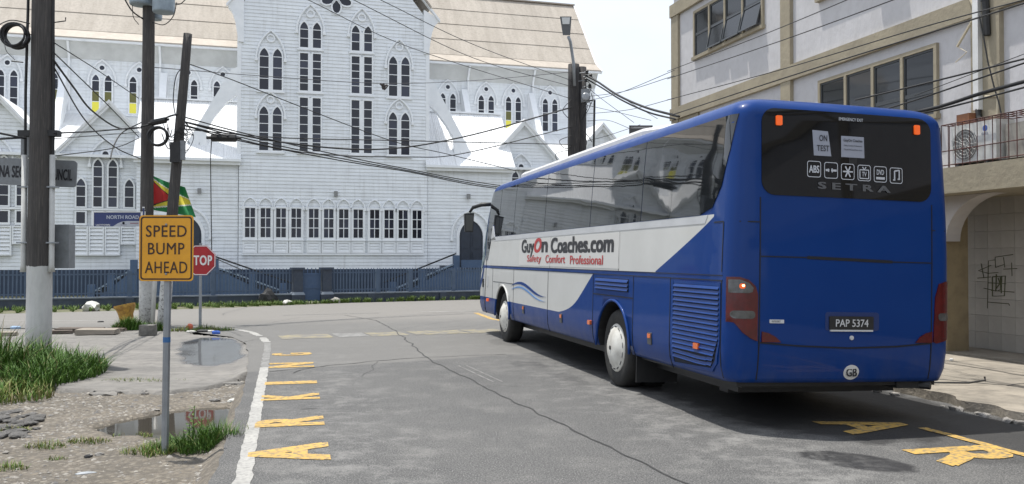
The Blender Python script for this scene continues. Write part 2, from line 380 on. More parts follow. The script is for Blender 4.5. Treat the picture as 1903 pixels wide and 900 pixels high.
sheet('puddle', [(-6.2, 7.2), (-1.9, 7.2), (-1.9, 11.0), (-6.2, 11.0)], VZ-.045, WATER).name = 'puddle'

def conc_z(x, y, p):
    k = near_line(x, p); e = sst(0, .12, y-k)
    lim = -.62 - .1*sst(12, 16.5, y) - .35*sst(16.5, 19.2, y) - 1.2*sst(19, 21, y)
    z = -.085 + .075*sst(13.5, 19.5, y) + .016*noise.noise(V((p.x*.7, p.y*.7, 3))) + .010*noise.noise(V((p.x*2.5, p.y*6, 9)))*(1-.8*sst(-2.6, -2.2, x))
    if x > lim-.25: z = z + (-.01-z)*sst(lim-.25, lim, x)
    z -= .3*sst(lim+.02, lim+.2, x)
    z -= .3*sst(20.9, 21.2, p.y-.2*min(0, p.x+12))
    return z - .3*(1-e)
conc_keep = None
con = grid_sheet('pavement', [-40, -30, -22, -16] + frange(-13, -6, .2) + frange(-5.9, -.5, .08), frange(12.0, 16, .07) + frange(16.15, 30, .16), conc_z, CONC, conc_keep); tag(con, kind='structure')

# painted markings and cracks
def strip(name, centre, wd, z, m, amp=.02, step=.12, seed=1):
    pts = []
    for a, b in zip(centre[:-1], centre[1:]):
        a = V(a); b = V(b); k = max(1, int((b-a).length/step))
        for i in range(k): pts.append(a.lerp(b, i/k))
    pts.append(V(centre[-1])); mb = MB(); vs_ = []
    for i, p in enumerate(pts):
        d = (pts[min(i+1, len(pts)-1)]-pts[max(i-1, 0)]).normalized(); nn = d.cross(V((0, 0, 1)))
        wv = wd if not callable(wd) else wd(i/len(pts))
        w1 = wv/2 + amp*noise.noise(V((i*.55, seed, 0))); w2 = wv/2 + amp*noise.noise(V((i*.55, seed, 9)))
        vs_ += [(p.x+nn.x*w1, p.y+nn.y*w1, z), (p.x-nn.x*w2, p.y-nn.y*w2, z)]
    mb.add(vs_, [(2*i, 2*i+1, 2*i+3, 2*i+2) for i in range(len(pts)-1)])
    o = mb.build(name, m); return tag(o, kind='structure')
strip('white_edge_line', [rw(3, -.36), rw(7, -.37), rw(11, -.41), rw(14.0, -.44)], .125, .004, LINEW, .022)
strip('white_edge_line', [rw(14.0, -.44), rw(16.6, -.47), rw(18, -.51)], .12, .004, LINEG, .03)
strip('white_edge_line', [rw(18.1, -.53), rw(19.2, -.64)], .15, .004, LINEW, .03)
strip('white_edge_line', [rw(19.6, -.72), rw(20.6, -.92), rw(21.3, -1.2), rw(21.8, -1.6)], .14, .004, LINEW, .03)
strip('white_lane_line', [(-30, 19.2, 0), (-13.3, 23.3, 0), (-9.6, 23.6, 0)], .10, .004, LINEW, .02)
strip('white_lane_line', [(-6.6, 25.6, 0), (-4.0, 26.7, 0)], .10, .004, LINEG, .03)
strip('white_lane_line', [(-2.8, 27.2, 0), (1.5, 28.3, 0)], .14, .004, LINEW, .02)
strip('yellow_kerb_line', [rw(26.2, 5.3), rw(23.5, 5.2), rw(21.5, 5.6), rw(20.8, 6.4)], .16, .004, LINEY, .02)
for i, (a, b, m) in enumerate([(-.3, .75, LINEYW), (.85, 1.5, LINEG), (1.55, 2.35, LINEYW), (2.5, 3.7, LINEYW), (3.75, 4.6, LINEYW), (4.7, 6, LINEG)]):
    strip('hump_stripe', [rw(19.25+.12*a, a), rw(19.25+.12*b, b)], .95, .004, m, .16, seed=i*3)
for dn_ in (-.06, .06): strip('faded_lane_mark', [rw(13.5, 2.52+dn_), rw(11.64, 2.65+dn_)], .025, .004, LINEG, .012)
def crack(pts, wd, seed):
    q = rough_line([(p[0], p[1]) for p in pts], .08, .03, seed)
    strip('road_crack', [V((p[0], p[1], 0)) for p in q], lambda k: wd*(.6+.6*abs(noise.noise(V((k*40, seed, 2))))), .005, CRACKM, wd*.3, .08, seed)
crack([gp(640, 586), gp(700, 596), gp(735, 615), gp(770, 645), gp(800, 670), gp(900, 720), gp(1000, 768), gp(1100, 815), gp(1280, 900), rw(4, 2.9)], .03, 1)
crack([gp(500, 691), gp(585, 683), gp(700, 671), gp(800, 664), gp(940, 659)], .035, 5)
crack([gp(585, 683), gp(560, 688), gp(545, 694)], .03, 9)
crack([gp(560, 762), gp(590, 760)], .02, 12)
crack([gp(735, 615), gp(790, 612), gp(860, 606)], .015, 14); crack([gp(640, 586), gp(560, 590), gp(500, 600)], .012, 16); crack([gp(900, 720), gp(930, 716), gp(962, 719)], .012, 18); crack([gp(700, 671), gp(690, 688), gp(672, 700)], .010, 20); crack([gp(445, 640), gp(470, 632), gp(500, 628)], .014, 22)

# right-hand pavement: broken concrete slab with a real kerb step
kerb = rough_line([tuple(rw(-10, 7.05)[:2]), tuple(rw(7, 7.12)[:2]), tuple(rw(9, 7.2)[:2]), tuple(rw(10.4, 7.35)[:2]), tuple(rw(24, 7.35)[:2])], .06, .10, 11)
mb = MB(); KP = [(p.x, p.y) for p in kerb] + [tuple(rw(24, 12.4)[:2]), tuple(rw(-10, 14)[:2])]
o = MB().slab(KP, -.1, .11).build('pavement', CONCR); tag(o, kind='structure')
for i, (a, b) in enumerate([((11.9, 8.0), (11.2, 10.3)), ((9.1, 8.4), (9.3, 10.2)), ((10.4, 7.5), (8.4, 9.0)), ((7.2, 8.0), (7.5, 9.6)), ((12.5, 9.3), (6, 9.5))]):
    q = rough_line([tuple(rw(*a)[:2]), tuple(rw(*b)[:2])], .1, .05, 20+i)
    strip('pavement_crack', [V((p[0], p[1], 0)) for p in q], .025, .114, CRACKM, .012, .1, i)

def text_mesh(name, s, wd, ht, m, parent, o, ax, up, bold=0.0, depth=.002, spacing=1.0, shear=0.0, al='C'):
    cu = bpy.data.curves.new('t', 'FONT'); cu.body = s; cu.space_character = spacing; cu.shear = shear
    cu.size = 1; cu.resolution_u = 3; ob = bpy.data.objects.new('t', cu); col.objects.link(ob)
    dg = bpy.context.evaluated_depsgraph_get(); me = bpy.data.meshes.new_from_object(ob.evaluated_get(dg))
    bpy.data.objects.remove(ob); bpy.data.curves.remove(cu)
    xs = [v.co.x for v in me.vertices]; ys = [v.co.y for v in me.vertices]
    x0, x1, y0, y1 = min(xs), max(xs), min(ys), max(ys)
    kx = wd/(x1-x0); ky = ht/(y1-y0); o = V(o); ax = V(ax).normalized(); up = V(up).normalized(); nn = ax.cross(up)
    off = {'C': (x0+x1)/2, 'L': x0, 'R': x1}[al]
    base = [(v.co.x, v.co.y) for v in me.vertices]; polys = [list(p.vertices) for p in me.polygons]; bpy.data.meshes.remove(me)
    mb = MB(); sh = [(0, 0)] if not bold else [(-bold, -bold*.6), (bold, -bold*.6), (-bold, bold*.6), (bold, bold*.6)]
    for k, (dx, dy) in enumerate(sh):
        mb.add([o + ax*((x+dx-off)*kx) + up*((y+dy-(y0+y1)/2)*ky) + nn*(depth+.00025*k) for x, y in base], polys)
    return mb.build(name, m, parent)
for ch_, s_, wd_, m in [('A', 7.85, .62, LINEY), ('R', 9.33, .44, LINEY), ('K', 10.98, .40, LINEY), ('I', 12.2, .13, LINEY), ('N', 14.2, .55, LINEY), ('G', 15.78, .36, LINEY)]:
    o = text_mesh('painted_letter', ch_, wd_, .62, m, None, rw(s_, -.04, 0), RD, -RN, .05, .005)
    tag(o, kind='structure')
for ch_, s_, wd_ in [('A', 7.72, .62), ('R', 6.38, .55)]:
    o = text_mesh('painted_letter', ch_, wd_, .78, LINEY, None, rw(s_, 5.52, 0), -RD, RN, .035, .006); tag(o, kind='structure')
strip('yellow_bay_line', [rw(7.5, 5.96), rw(6.4, 5.98), rw(4.0, 6.0)], .10, .008, LINEY, .015)

# ------------------------------------------------------------------ the church
CA = .287
church = empty('church', (-8.489, 42, 0), CA)
tag(church, 'large white clapboard wooden church with steep beige roof and pointed lancet windows', 'church')
UC = .14
def siding(xl, xr, z0, z1, y, pitch=.165, name='siding'):
    mb = MB(); z = z0; k = 0
    while z < z1-1e-3:
        t_ = min(z+pitch, z1); a, b = xl(z), xr(z); c, d = xl(t_), xr(t_)
        if b-a > .02:
            j = .010*noise.noise(V((k*1.7, y, xl(z0))))
            mb.add([(a, y-.033+j*.6, z), (b, y-.033+j*.6, z), (d, y-.004, t_), (c, y-.004, t_), (a, y, z), (b, y, z)], [(0, 1, 2, 3), (4, 5, 1, 0)])
        z += pitch; k += 1
    o = mb.build(name, WHITE, church); o['kind'] = 'stuff'; return o
def cst(v): return lambda z: v
def part(name, m, mb, parent=church, smooth=False): return mb.build(name, m, parent, smooth)
def arch_pts(cx, half, z0, zs, za, n=7):
    h = za-zs; Rr = (half*half+h*h)/(2*half); pts = [(cx-half, z0), (cx+half, z0)]
    cxr = cx+half-Rr; a1 = math.atan2(h, cx-cxr)
    for i in range(n): a = a1*i/(n-1); pts.append((cxr+Rr*math.cos(a), zs+Rr*math.sin(a)))
    cxl = cx-half+Rr
    for i in range(n-2, -1, -1): a = a1*i/(n-1); pts.append((cxl-Rr*math.cos(a), zs+Rr*math.sin(a)))
    return pts
def pane(win, pts, y, m=None): MB().add([(p[0], y, p[1]) for p in pts], [list(range(len(pts)))]).build('pane', m or CGLASS, win)
def lancet(fr, panes, cx, y, z0, za, wd, rows, fw=.065, flat=False, glow=()):
    h = wd*.95; zs = za-h if not flat else za; half = wd/2
    if flat:
        o = [(cx-half-fw, z0-fw), (cx+half+fw, z0-fw), (cx+half+fw, za+fw), (cx-half-fw, za+fw)]
        i = [(cx-half, z0), (cx+half, z0), (cx+half, za), (cx-half, za)]
    else: o = arch_pts(cx, half+fw, z0-fw, zs, za+fw*1.5); i = arch_pts(cx, half, z0, zs, za)
    fr.ring(o, i, y-.10, y-.02)
    zt = za if flat else zs
    nr = rows if flat else rows-1
    for k in range(nr):
        a = z0+(zt-z0)*k/nr; b = z0+(zt-z0)*(k+1)/nr
        panes.append(([(cx-half, a+.012), (cx+half, a+.012), (cx+half, b-.012), (cx-half, b-.012)], YGLOW if k in glow else YDIM if k-1 in glow else None))
        if k < nr-1 or not flat: fr.box(cx-half, cx+half, y-.085, y-.05, b-.016, b+.016)
    if not flat: panes.append((arch_pts(cx, half, zs+.012, zs+.012, za), None))
def hood(win, cx, y, half, z0, zs, za, r=.05):
    pts = arch_pts(cx, half, z0, zs, za, 9)[1:]
    path = [(p[0], y-.07, p[1]) for p in pts] + [(cx-half, y-.07, z0)]
    mb = MB().tube(path, r, 6)
    for s in (-1, 1): mb.box(cx+s*half-.07, cx+s*half+.07, y-.14, y-.01, z0-.12, z0+.02)
    mb.build('hood_mould', TRIM, win, False)
def finish(fr, panes, y, name='window'):
    win = fr.build(name, TRIM, church)
    for pts, m in panes: pane(win, pts, y-.058, m)
    return win
def pair(cx, y, z0, za, dx, wd, rows, hz, hh=None, occ=None, flat=False):
    fr = MB(); pn = []
    for s in (-1, 1): lancet(fr, pn, cx+s*dx, y, z0, za, wd, rows, flat=flat)
    x = dx+wd/2+.09
    fr.box(cx-dx+wd/2+.065, cx+dx-wd/2-.065, y-.085, y-.02, z0-.06, (za if flat else za-wd*.9))
    fr.box(cx-x-.05, cx+x+.05, y-.12, y-.02, z0-.14, z0-.065)
    if occ:
        oz, orr = occ; n = 14
        c = [(cx+orr*math.cos(2*math.pi*i/n), oz+orr*math.sin(2*math.pi*i/n)) for i in range(n)]
        c2 = [(cx+(orr+.07)*math.cos(2*math.pi*i/n), oz+(orr+.07)*math.sin(2*math.pi*i/n)) for i in range(n)]
        fr.ring(c2, c, y-.07, y-.02); pn.append((c, None))
    win = finish(fr, pn, y)
    if hz: hood(win, cx, y, x+.06, *hz)
    return win
# base walls
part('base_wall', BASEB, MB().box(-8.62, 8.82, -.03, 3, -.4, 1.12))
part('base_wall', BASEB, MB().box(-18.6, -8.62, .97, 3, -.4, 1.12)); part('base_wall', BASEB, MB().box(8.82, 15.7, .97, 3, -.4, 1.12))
# transept front with gable
GZ, GA = 13.25, 18.9
siding(lambda z: UC-4.4+max(0, z-GZ)/1.28, lambda z: UC+4.4-max(0, z-GZ)/1.28, 1.12, GA, 0)
part('wall_core', WHITE, MB().ext([(UC-4.38, 0.3), (UC+4.38, .3), (UC+4.38, GZ), (UC, GA), (UC-4.38, GZ)], .004, 9))
for s in (-1, 1):
    part('corner_board', TRIM, MB().box(UC+s*4.4-.09, UC+s*4.4+.09, -.05, .05, 6.2, GZ-.9))
    # curved kneeler carrying the gable's overhanging eave
    k = [(0, 11.6), (.06, 12.1), (.14, 12.6), (.28, 13.0), (.46, 13.2), (.46, 13.36), (-.25, 13.75), (-.25, 11.6)]
    part('kneeler', TRIM, MB().ext([(UC+s*(4.45+x), z) for x, z in (k if s > 0 else k[::-1])], -.12, .35))
    d = [(4.98, 13.18), (4.98, 13.3), (0, 19.35), (0, 19.1)]
    part('bargeboard', TRIM, MB().ext([(UC+s*x, z) for x, z in (d if s > 0 else d[::-1])], -.22, -.02))
    r = [(4.52, 13.80), (4.55, 13.90), (0, 19.42), (0, 19.34)]
    part('transept_roof', ROOFM, MB().ext([(UC+s*x, z) for x, z in (r if s > 0 else r[::-1])], -.28, 9))
for s in (-1, 1):
    cx = UC+s*3.0
    pair(cx, 0, 9.46, 11.38, .30, .40, 4, (10.9, 10.9, 12.22))
    pair(cx, 0, 6.63, 8.67, .30, .40, 5, (8.22, 8.22, 9.34))
    cx = UC+s*1.2
    pair(cx, 0, 11.54, 12.74, .295, .37, 3, (12.3, 12.3, 13.58))
    pair(cx, 0, 9.5, 11.26, .295, .37, 5, None, None, flat=True)
    pair(cx, 0, 6.65, 9.16, .295, .37, 6, None, None, flat=True)
    for z, r in ((11.86, .17), (9.0, .15)):
        n = 14; cx = UC+s*3.0
        MB().ring([(cx+(r+.03)*math.cos(6.283*i/n), z+(r+.03)*math.sin(6.283*i/n)) for i in range(n)], [(cx+(r-.03)*math.cos(6.283*i/n), z+(r-.03)*math.sin(6.283*i/n)) for i in range(n)], -.09, -.01).build('roundel', TRIM, church)
    n = 14; cx = UC+s*1.2; z = 13.15; r = .17
    MB().ring([(cx+(r+.03)*math.cos(6.283*i/n), z+(r+.03)*math.sin(6.283*i/n)) for i in range(n)], [(cx+(r-.03)*math.cos(6.283*i/n), z+(r-.03)*math.sin(6.283*i/n)) for i in range(n)], -.09, -.01).build('roundel', TRIM, church)
# petal window high in the gable
fr = MB(); pn = []
for a in (270, 342, 54, 126, 198):
    ca, sa = math.cos(math.radians(a)), math.sin(math.radians(a)); n = 12
    def el(ra, rb):
        out = []
        for i in range(n):
            x = ra*math.cos(6.283*i/n); y = rb*math.sin(6.283*i/n); x += .42
            out.append((UC+x*ca-y*sa, 13.98+x*sa+y*ca))
        return out
    fr.ring(el(.38, .26), el(.30, .19), -.11, -.02); pn.append((el(.30, .19), None))
finish(fr, pn, 0, 'petal_window')
# row of twelve casements low on the transept
for cx in (-3.75, -3.06, -2.37, -1.68, -.88, -.19, .51, 1.19, 1.97, 2.66, 3.34, 4.02):
    fr = MB(); pn = []
    fr.ring([(cx-.33, 2.5), (cx+.33, 2.5), (cx+.33, 4.02), (cx-.33, 4.02)], [(cx-.22, 2.6), (cx+.22, 2.6), (cx+.22, 3.95), (cx-.22, 3.95)], -.11, -.02)
    fr.box(cx-.018, cx+.018, -.09, -.05, 2.6, 3.95)
    for zz in (3.05, 3.5): fr.box(cx-.22, cx+.22, -.088, -.052, zz-.018, zz+.018)
    for a in (cx-.22, cx+.018):
        for z in (2.6, 3.068, 3.518): pn.append(([(a, z), (a+.202, z), (a+.202, z+.414), (a, z+.414)], None))
    fr.box(cx-.35, cx+.35, -.14, -.02, 2.44, 2.5)
    fr.ring([(cx-.33, 1.86), (cx+.33, 1.86), (cx+.33, 2.43), (cx-.33, 2.43)], [(cx-.24, 1.95), (cx+.24, 1.95), (cx+.24, 2.34), (cx-.24, 2.34)], -.11, -.02)
    win = finish(fr, pn, 0)
    for k in range(3): MB().hexa([(cx-.24, -.10, 1.95+.13*k), (cx+.24, -.10, 1.95+.13*k), (cx+.24, -.05, 1.95+.13*k), (cx-.24, -.05, 1.95+.13*k), (cx-.24, -.06, 2.08+.13*k), (cx+.24, -.06, 2.08+.13*k), (cx+.24, -.048, 2.08+.13*k), (cx-.24, -.048, 2.08+.13*k)]).build('louvre_slat', TRIM, win)
    hood(win, cx, 0, .31, 4.0, 4.0, 4.42, .035)
part('sill', TRIM, MB().box(-4.1, 4.38, -.11, -.02, 1.77, 1.85))
# side porches either side of the transept
for u0, u1 in ((-8.62, UC-4.42), (UC+4.42, 8.84)):
    siding(cst(u0), cst(u1), 1.12, 6.15, .06)
    part('wall_core', WHITE, MB().ext([(u0+.01, .4), (u1-.01, .4), (u1-.01, 6.1), (u0+.01, 6.1)], .066, 4.6))
    part('gable_end', WHITE, MB().hexa([(u0+.02, .1, 6.1), (u1-.02, .1, 6.1), (u1-.02, 4.6, 6.1), (u0+.02, 4.6, 6.1), (u0+.02, 2.38, 9.05), (u1-.02, 2.38, 9.05), (u1-.02, 2.42, 9.05), (u0+.02, 2.42, 9.05)]))
    n = 6
    for k in range(n):
        a = u0-.12 + (u1-u0+.24)*k/n; b = u0-.12 + (u1-u0+.24)*(k+1)/n
        vs_ = []; m_ = int((b-a)/.05)
        for i in range(m_+1):
            x = a+(b-a)*i/m_; d = .012*math.cos(i*math.pi)
            vs_ += [(x, -.28, 6.13+d), (x, 2.42, 9.2+d)]
        part('roof_sheet', PORCHR, MB().add(vs_, [(2*i, 2*i+2, 2*i+3, 2*i+1) for i in range(m_)]))
    part('back_roof', PORCHR, MB().add([(u0-.12, 2.42, 9.2), (u1+.12, 2.42, 9.2), (u1+.12, 5.0, 6.2), (u0-.12, 5.0, 6.2)], [(0, 1, 2, 3)]))
    part('ridge_cap', TRIM, MB().beam((u0-.14, 2.42, 9.23), (u1+.14, 2.42, 9.23), .22, .07))
    part('gutter', TRIM, MB().box(u0-.15, u1+.15, -.38, -.24, 6.04, 6.16)); part('fascia', TRIM, MB().box(u0-.1, u1+.1, -.24, -.1, 5.9, 6.1))
# flying buttresses leaning on the transept corners
for s in (-1, 1):
    top = [(4.42, 10.55), (4.75, 10.4), (6.95, 6.42), (6.35, 6.42), (5.95, 7.35), (5.45, 8.2), (4.95, 8.85), (4.42, 9.3)]
    q = [(UC+s*x, z) for x, z in top]; part('flying_buttress', TRIM, MB().ext(q if s > 0 else q[::-1], .35, .72))
    q = [(UC+s*x, z) for x, z in [(5.8, 6.4), (6.15, 6.4), (6.1, 7.05), (5.85, 7.6)]]; part('buttress_foot', TRIM, MB().ext(q if s > 0 else q[::-1], .30, .80))
# arched doors
for cx in (UC-6.6, UC+6.6):
    o = MB().ring(arch_pts(cx, .74, 1.1, 2.7, 3.72), arch_pts(cx, .60, 1.1, 2.7, 3.52), -.06, .04).build('door_frame', TRIM, church)
    d = MB().add([(p[0], .02, p[1]) for p in arch_pts(cx, .60, 1.1, 2.7, 3.52)], [list(range(15))])
    d.box(cx-.01, cx+.01, 0, .02, 1.1, 3.45)
    for s in (-1, 1):
        for z in (1.25, 2.1): d.box(cx+s*.3-.2, cx+s*.3+.2, -.005, .02, z, z+.7)
    d.build('door', DOORM, church)
    hood(o, cx, .06, .98, 2.6, 2.75, 3.98, .055)
for u in (UC-6.1, .14, UC+6.45): part('wall_lamp', pbr('lamp_grey', (.25, .25, .25)), MB().box(u-.08, u+.08, -.16, -.03, 4.55, 4.8))
# aisles with cross gables
GAB = (-14.25, -9.86, 9.75, 14.05); GH = 2.06
def gable_top(z, side): return 0
for u0, u1 in ((-18.6, -8.62), (8.84, 15.7)):
    siding(cst(u0), cst(u1), 1.12, 6.3, 1.0)
    part('wall_core', WHITE, MB().box(u0+.01, u1-.01, 1.006, 6.0, .3, 6.25))
    k = 8
    for i in range(k):
        a = u0+(u1-u0)*i/k; b = u0+(u1-u0)*(i+1)/k
        part('roof_sheet', PORCHR, MB().add([(a, .78, 6.24), (b, .78, 6.24), (b, 6.0, 8.86), (a, 6.0, 8.86)], [(0, 1, 2, 3)]))
    part('gutter', TRIM, MB().box(u0, u1, .64, .78, 6.16, 6.28))
for gx in GAB:
    siding(lambda z, gx=gx: gx-GH*(8.6-z)/2.3, lambda z, gx=gx: gx+GH*(8.6-z)/2.3, 6.3, 8.58, .96)
    part('gable_core', WHITE, MB().ext([(gx-GH+.03, 6.2), (gx+GH-.03, 6.2), (gx, 8.55)], .965, 5.0))
    for s in (-1, 1):
        q = [(GH+.22, 6.16), (GH+.22, 6.30), (0, 8.78), (0, 8.62)]
        q = [(gx+s*x, z) for x, z in q]; q = q if s > 0 else q[::-1]
        part('gable_roof', PORCHR, MB().ext(q, .62, 5.6)); 
        q = [(GH+.2, 6.05), (GH+.2, 6.2), (0, 8.64), (0, 8.45)]
        q = [(gx+s*x, z) for x, z in q]; q = q if s > 0 else q[::-1]
        part('bargeboard', TRIM, MB().ext(q, .70, .94))
    fr = MB(); pn = []; cx = gx-.16
    for dx in (-.31, .31): lancet(fr, pn, cx+dx, .94, 3.95, 6.08, .35, 5)
    for dx in (-1.0, 1.0): lancet(fr, pn, cx+dx, .94, 3.95, 5.2, .36, 3)
    n = 14; oz = 6.33
    c = [(cx+.13*math.cos(6.283*i/n), oz+.13*math.sin(6.283*i/n)) for i in range(n)]; c2 = [(cx+.21*math.cos(6.283*i/n), oz+.21*math.sin(6.283*i/n)) for i in range(n)]
    fr.ring(c2, c, .84, .92); pn.append((c, None))
    fr.box(cx-1.3, cx+1.3, .82, .93, 3.78, 3.87)
    for dx in (-1.0, -.31, .31, 1.0):
        x = cx+dx; fr.ring([(x-.25, 3.1), (x+.25, 3.1), (x+.25, 3.76), (x-.25, 3.76)], [(x-.18, 3.2), (x+.18, 3.2), (x+.18, 3.7), (x-.18, 3.7)], .84, .92)
        pn.append(([(x-.18, 3.2), (x+.18, 3.2), (x+.18, 3.7), (x-.18, 3.7)], None))
    win = finish(fr, pn, .94); hood(win, cx, .94, .66, 5.85, 5.9, 6.98, .05)
    for dx, hb in ((-1.0, 1.75), (-.34, 1.75), (.32, 1.75), (.98, 2.25)):   # louvred boxes under the window
        x = cx+dx; lf = MB().ring([(x-.32, hb), (x+.32, hb), (x+.32, 3.06), (x-.32, 3.06)], [(x-.26, hb+.07), (x+.26, hb+.07), (x+.26, 3.0), (x-.26, 3.0)], .78, .95)
        lo = lf.build('louvre_box', TRIM, church); k = 7 if hb < 2 else 5
        for i in range(k):
            z = hb+.07+(2.93-hb)*i/k; h = (2.93-hb)/k
            MB().hexa([(x-.26, .80, z), (x+.26, .80, z), (x+.26, .82, z), (x-.26, .82, z), (x-.26, .88, z+h), (x+.26, .88, z+h), (x+.26, .9, z+h), (x-.26, .9, z+h)]).build('louvre_slat', TRIM, lo)
# nave
siding(cst(-18.6), cst(15.7), 8.4, 11.9, 6.0); part('wall_core', WHITE, MB().box(-18.58, 15.68, 6.004, 13.9, .4, 12.4))
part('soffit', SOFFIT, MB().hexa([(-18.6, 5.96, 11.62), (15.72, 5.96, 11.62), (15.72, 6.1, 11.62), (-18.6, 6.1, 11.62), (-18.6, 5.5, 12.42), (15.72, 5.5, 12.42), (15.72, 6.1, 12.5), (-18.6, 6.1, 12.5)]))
part('gutter', TRIM, MB().box(-18.7, 15.8, 5.3, 5.5, 12.4, 12.53))
for c0, c1, e in ((-18.7, UC-4.4, 0), (UC+4.4, 15.85, 0)):
    k = int((c1-c0)/1.5)
    for i in range(k):
        a = c0+(c1-c0)*i/k; b = c0+(c1-c0)*(i+1)/k
        part('eave_sheet', ROOFL, MB().hexa([(a, 5.28, 12.50), (b, 5.28, 12.5), (b, 6.3, 13.12), (a, 6.3, 13.12), (a, 5.28, 12.56), (b, 5.28, 12.56), (b, 6.3, 13.18), (a, 6.3, 13.18)]))
        for r in range(4):
            w0, z0 = 6.22+3.78*r/4, 13.1+4.5*r/4; w1, z1 = 6.22+3.78*(r+1)/4, 13.1+4.5*(r+1)/4; j = R.uniform(0, .02)
            part('roof_sheet', ROOFM, MB().hexa([(a, w0-.05, z0), (b, w0-.05, z0), (b, w1, z1), (a, w1, z1), (a, w0-.06, z0+.012+j*.4), (b, w0-.06, z0+.012+j*.4), (b, w1-.02, z1+.02), (a, w1-.02, z1+.02)]))
part('back_roof', ROOFM, MB().add([(-18.7, 10, 17.62), (15.85, 10, 17.62), (15.85, 14.6, 12.5), (-18.7, 14.6, 12.5)], [(0, 1, 2, 3)]))
part('end_gable', WHITE, MB().add([(15.69, 6, 12.3), (15.69, 14, 12.3), (15.69, 10, 17.5)], [(0, 1, 2)])); part('end_gable', WHITE, MB().add([(-18.59, 6, 12.3), (-18.59, 14, 12.3), (-18.59, 10, 17.5)], [(2, 1, 0)]))
part('ridge_cap', ROOFL, MB().beam((-18.7, 10, 17.66), (15.9, 10, 17.66), .3, .08))
part('verge_board', TRIM, MB().beam((15.86, 5.3, 12.45), (15.86, 6.3, 13.12), .08, .22)); part('verge_board', TRIM, MB().beam((15.86, 6.3, 13.12), (15.86, 10, 17.6), .08, .22))
for cx, gl in ((-15.2, 0), (-13.4, 1), (-10.94, 1), (-9.2, 1), (-6.85, 0), (-5.15, 0), (5.15, 0), (6.85, 0), (9.07, 0), (10.68, 2), (12.9, 0), (14.6, 0)):
    fr = MB(); pn = []
    for s in (-1, 1): lancet(fr, pn, cx+s*.29, 6, 8.98, 10.86, .32, 4, glow=() if gl == 0 or (gl == 2 and s > 0) else (0,))
    n = 12; c = [(cx+.12*math.cos(6.283*i/n), 11.22+.12*math.sin(6.283*i/n)) for i in range(n)]; c2 = [(cx+.18*math.cos(6.283*i/n), 11.22+.18*math.sin(6.283*i/n)) for i in range(n)]
    fr.ring(c2, c, 5.90, 5.98); pn.append((c, None)); fr.box(cx-.62, cx+.62, 5.86, 5.98, 8.82, 8.9)
    win = finish(fr, pn, 6); hood(win, cx, 6, .64, 10.45, 10.5, 11.62, .05)
for u in (-16.6, -12.45, -8.2, 8.0, 11.85):
    part('downpipe', TRIM, MB().tube([(u, 5.42, 12.4), (u, 5.85, 11.75), (u, 5.9, 9.0)], .06, 8))
for u in (-16.75, -12.62, -8.0, 7.75, 11.7):
    o = part('raking_buttress', TRIM, MB().ext([(5.98, 11.1), (5.7, 11.1), (3.3, 7.3), (3.9, 7.3), (5.98, 9.6)], u-.16, u+.16))
    for v in o.data.vertices: v.co = (v.co.y, v.co.x, v.co.z)
    o.data.flip_normals()

# ------------------------------------------------------------------ stairs and church fence
def stair(name, label, u0, u1, zt, rail):
    e = empty(name, mtx=church.matrix_basis.copy()); tag(e, label, 'stairs')
    MB().ext([(u0, -.4), (u1, -.4), (u1, zt)] if u1 > u0 else [(u1, -.4), (u0, -.4), (u1, zt)], -1.75, -1.6).build('stringer_wall', BLUEG, e)
    MB().beam((u0, -1.68, .08), (u1, -1.68, zt+.05), .2, .06).build('coping', pbr('coping_paint', (.22, .28, .36)), e)
    n = 7
    for i in range(n):
        a = u0+(u1-u0)*i/n; b = u0+(u1-u0)*(i+1)/n
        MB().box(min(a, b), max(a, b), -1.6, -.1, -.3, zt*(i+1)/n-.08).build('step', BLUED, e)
    if rail:
        MB().tube([(u0-.15*(1 if u1 > u0 else -1), -1.68, .52), (u1, -1.68, zt+.5)], .035, 6).build('handrail', RAILB, e)
    for f in (.08, .5, 1.0):
        x = u0+(u1-u0)*f; MB().box(x-.14, x+.14, -1.82, -1.54, -.3, zt*f+.42).build('newel_post', BLUEG, e)
    return e
stair('stone_stair', 'blue stair with black handrail rising to the right-hand arched church door', 2.35, 5.6, 1.35, True)
stair('stone_stair', 'blue stair with black handrail descending left of the small fence gate', -2.1, -5.2, 1.2, True)
stair('stone_stair', 'blue stair with slim balusters at the far left of the church', -10.3, -8.5, 1.15, False)
for nm, u0, u1 in (('right-hand', 5.74, 8.4), ('left-hand', -8.36, -5.34)):
    e = empty('door_landing', mtx=church.matrix_basis.copy()); tag(e, 'blue landing in front of the %s arched church door' % nm, 'landing')
    MB().box(u0, u1, -1.75, -.06, -.4, 1.12).build('landing_wall', BLUEG, e); MB().box(u0-.02, u1+.02, -1.79, -.06, 1.12, 1.18).build('landing_slab', BLUED, e)
    MB().box(u0+.1, u1-.1, -1.72, -1.64, 1.18, 1.55).build('parapet', BLUEG, e)
FA = math.radians(25.5)
fence = empty('church_fence', (-9.9, 31.6, 0), FA); tag(fence, 'low blue-grey picket fence on a dark plinth in front of the church', 'fence')
for a, b in ((-12, 2.05), (3.52, 17)):
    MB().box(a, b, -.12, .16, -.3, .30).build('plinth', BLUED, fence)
    MB().box(a, b, -.15, .19, .302, .345).build('plinth_cap', pbr('cap_paint', (.20, .23, .27), (.13, .15, .18), 3), fence)
    for z in (.46, 1.10): MB().box(a, b, .035, .065, z-.025, z+.025).build('rail', PICK, fence)
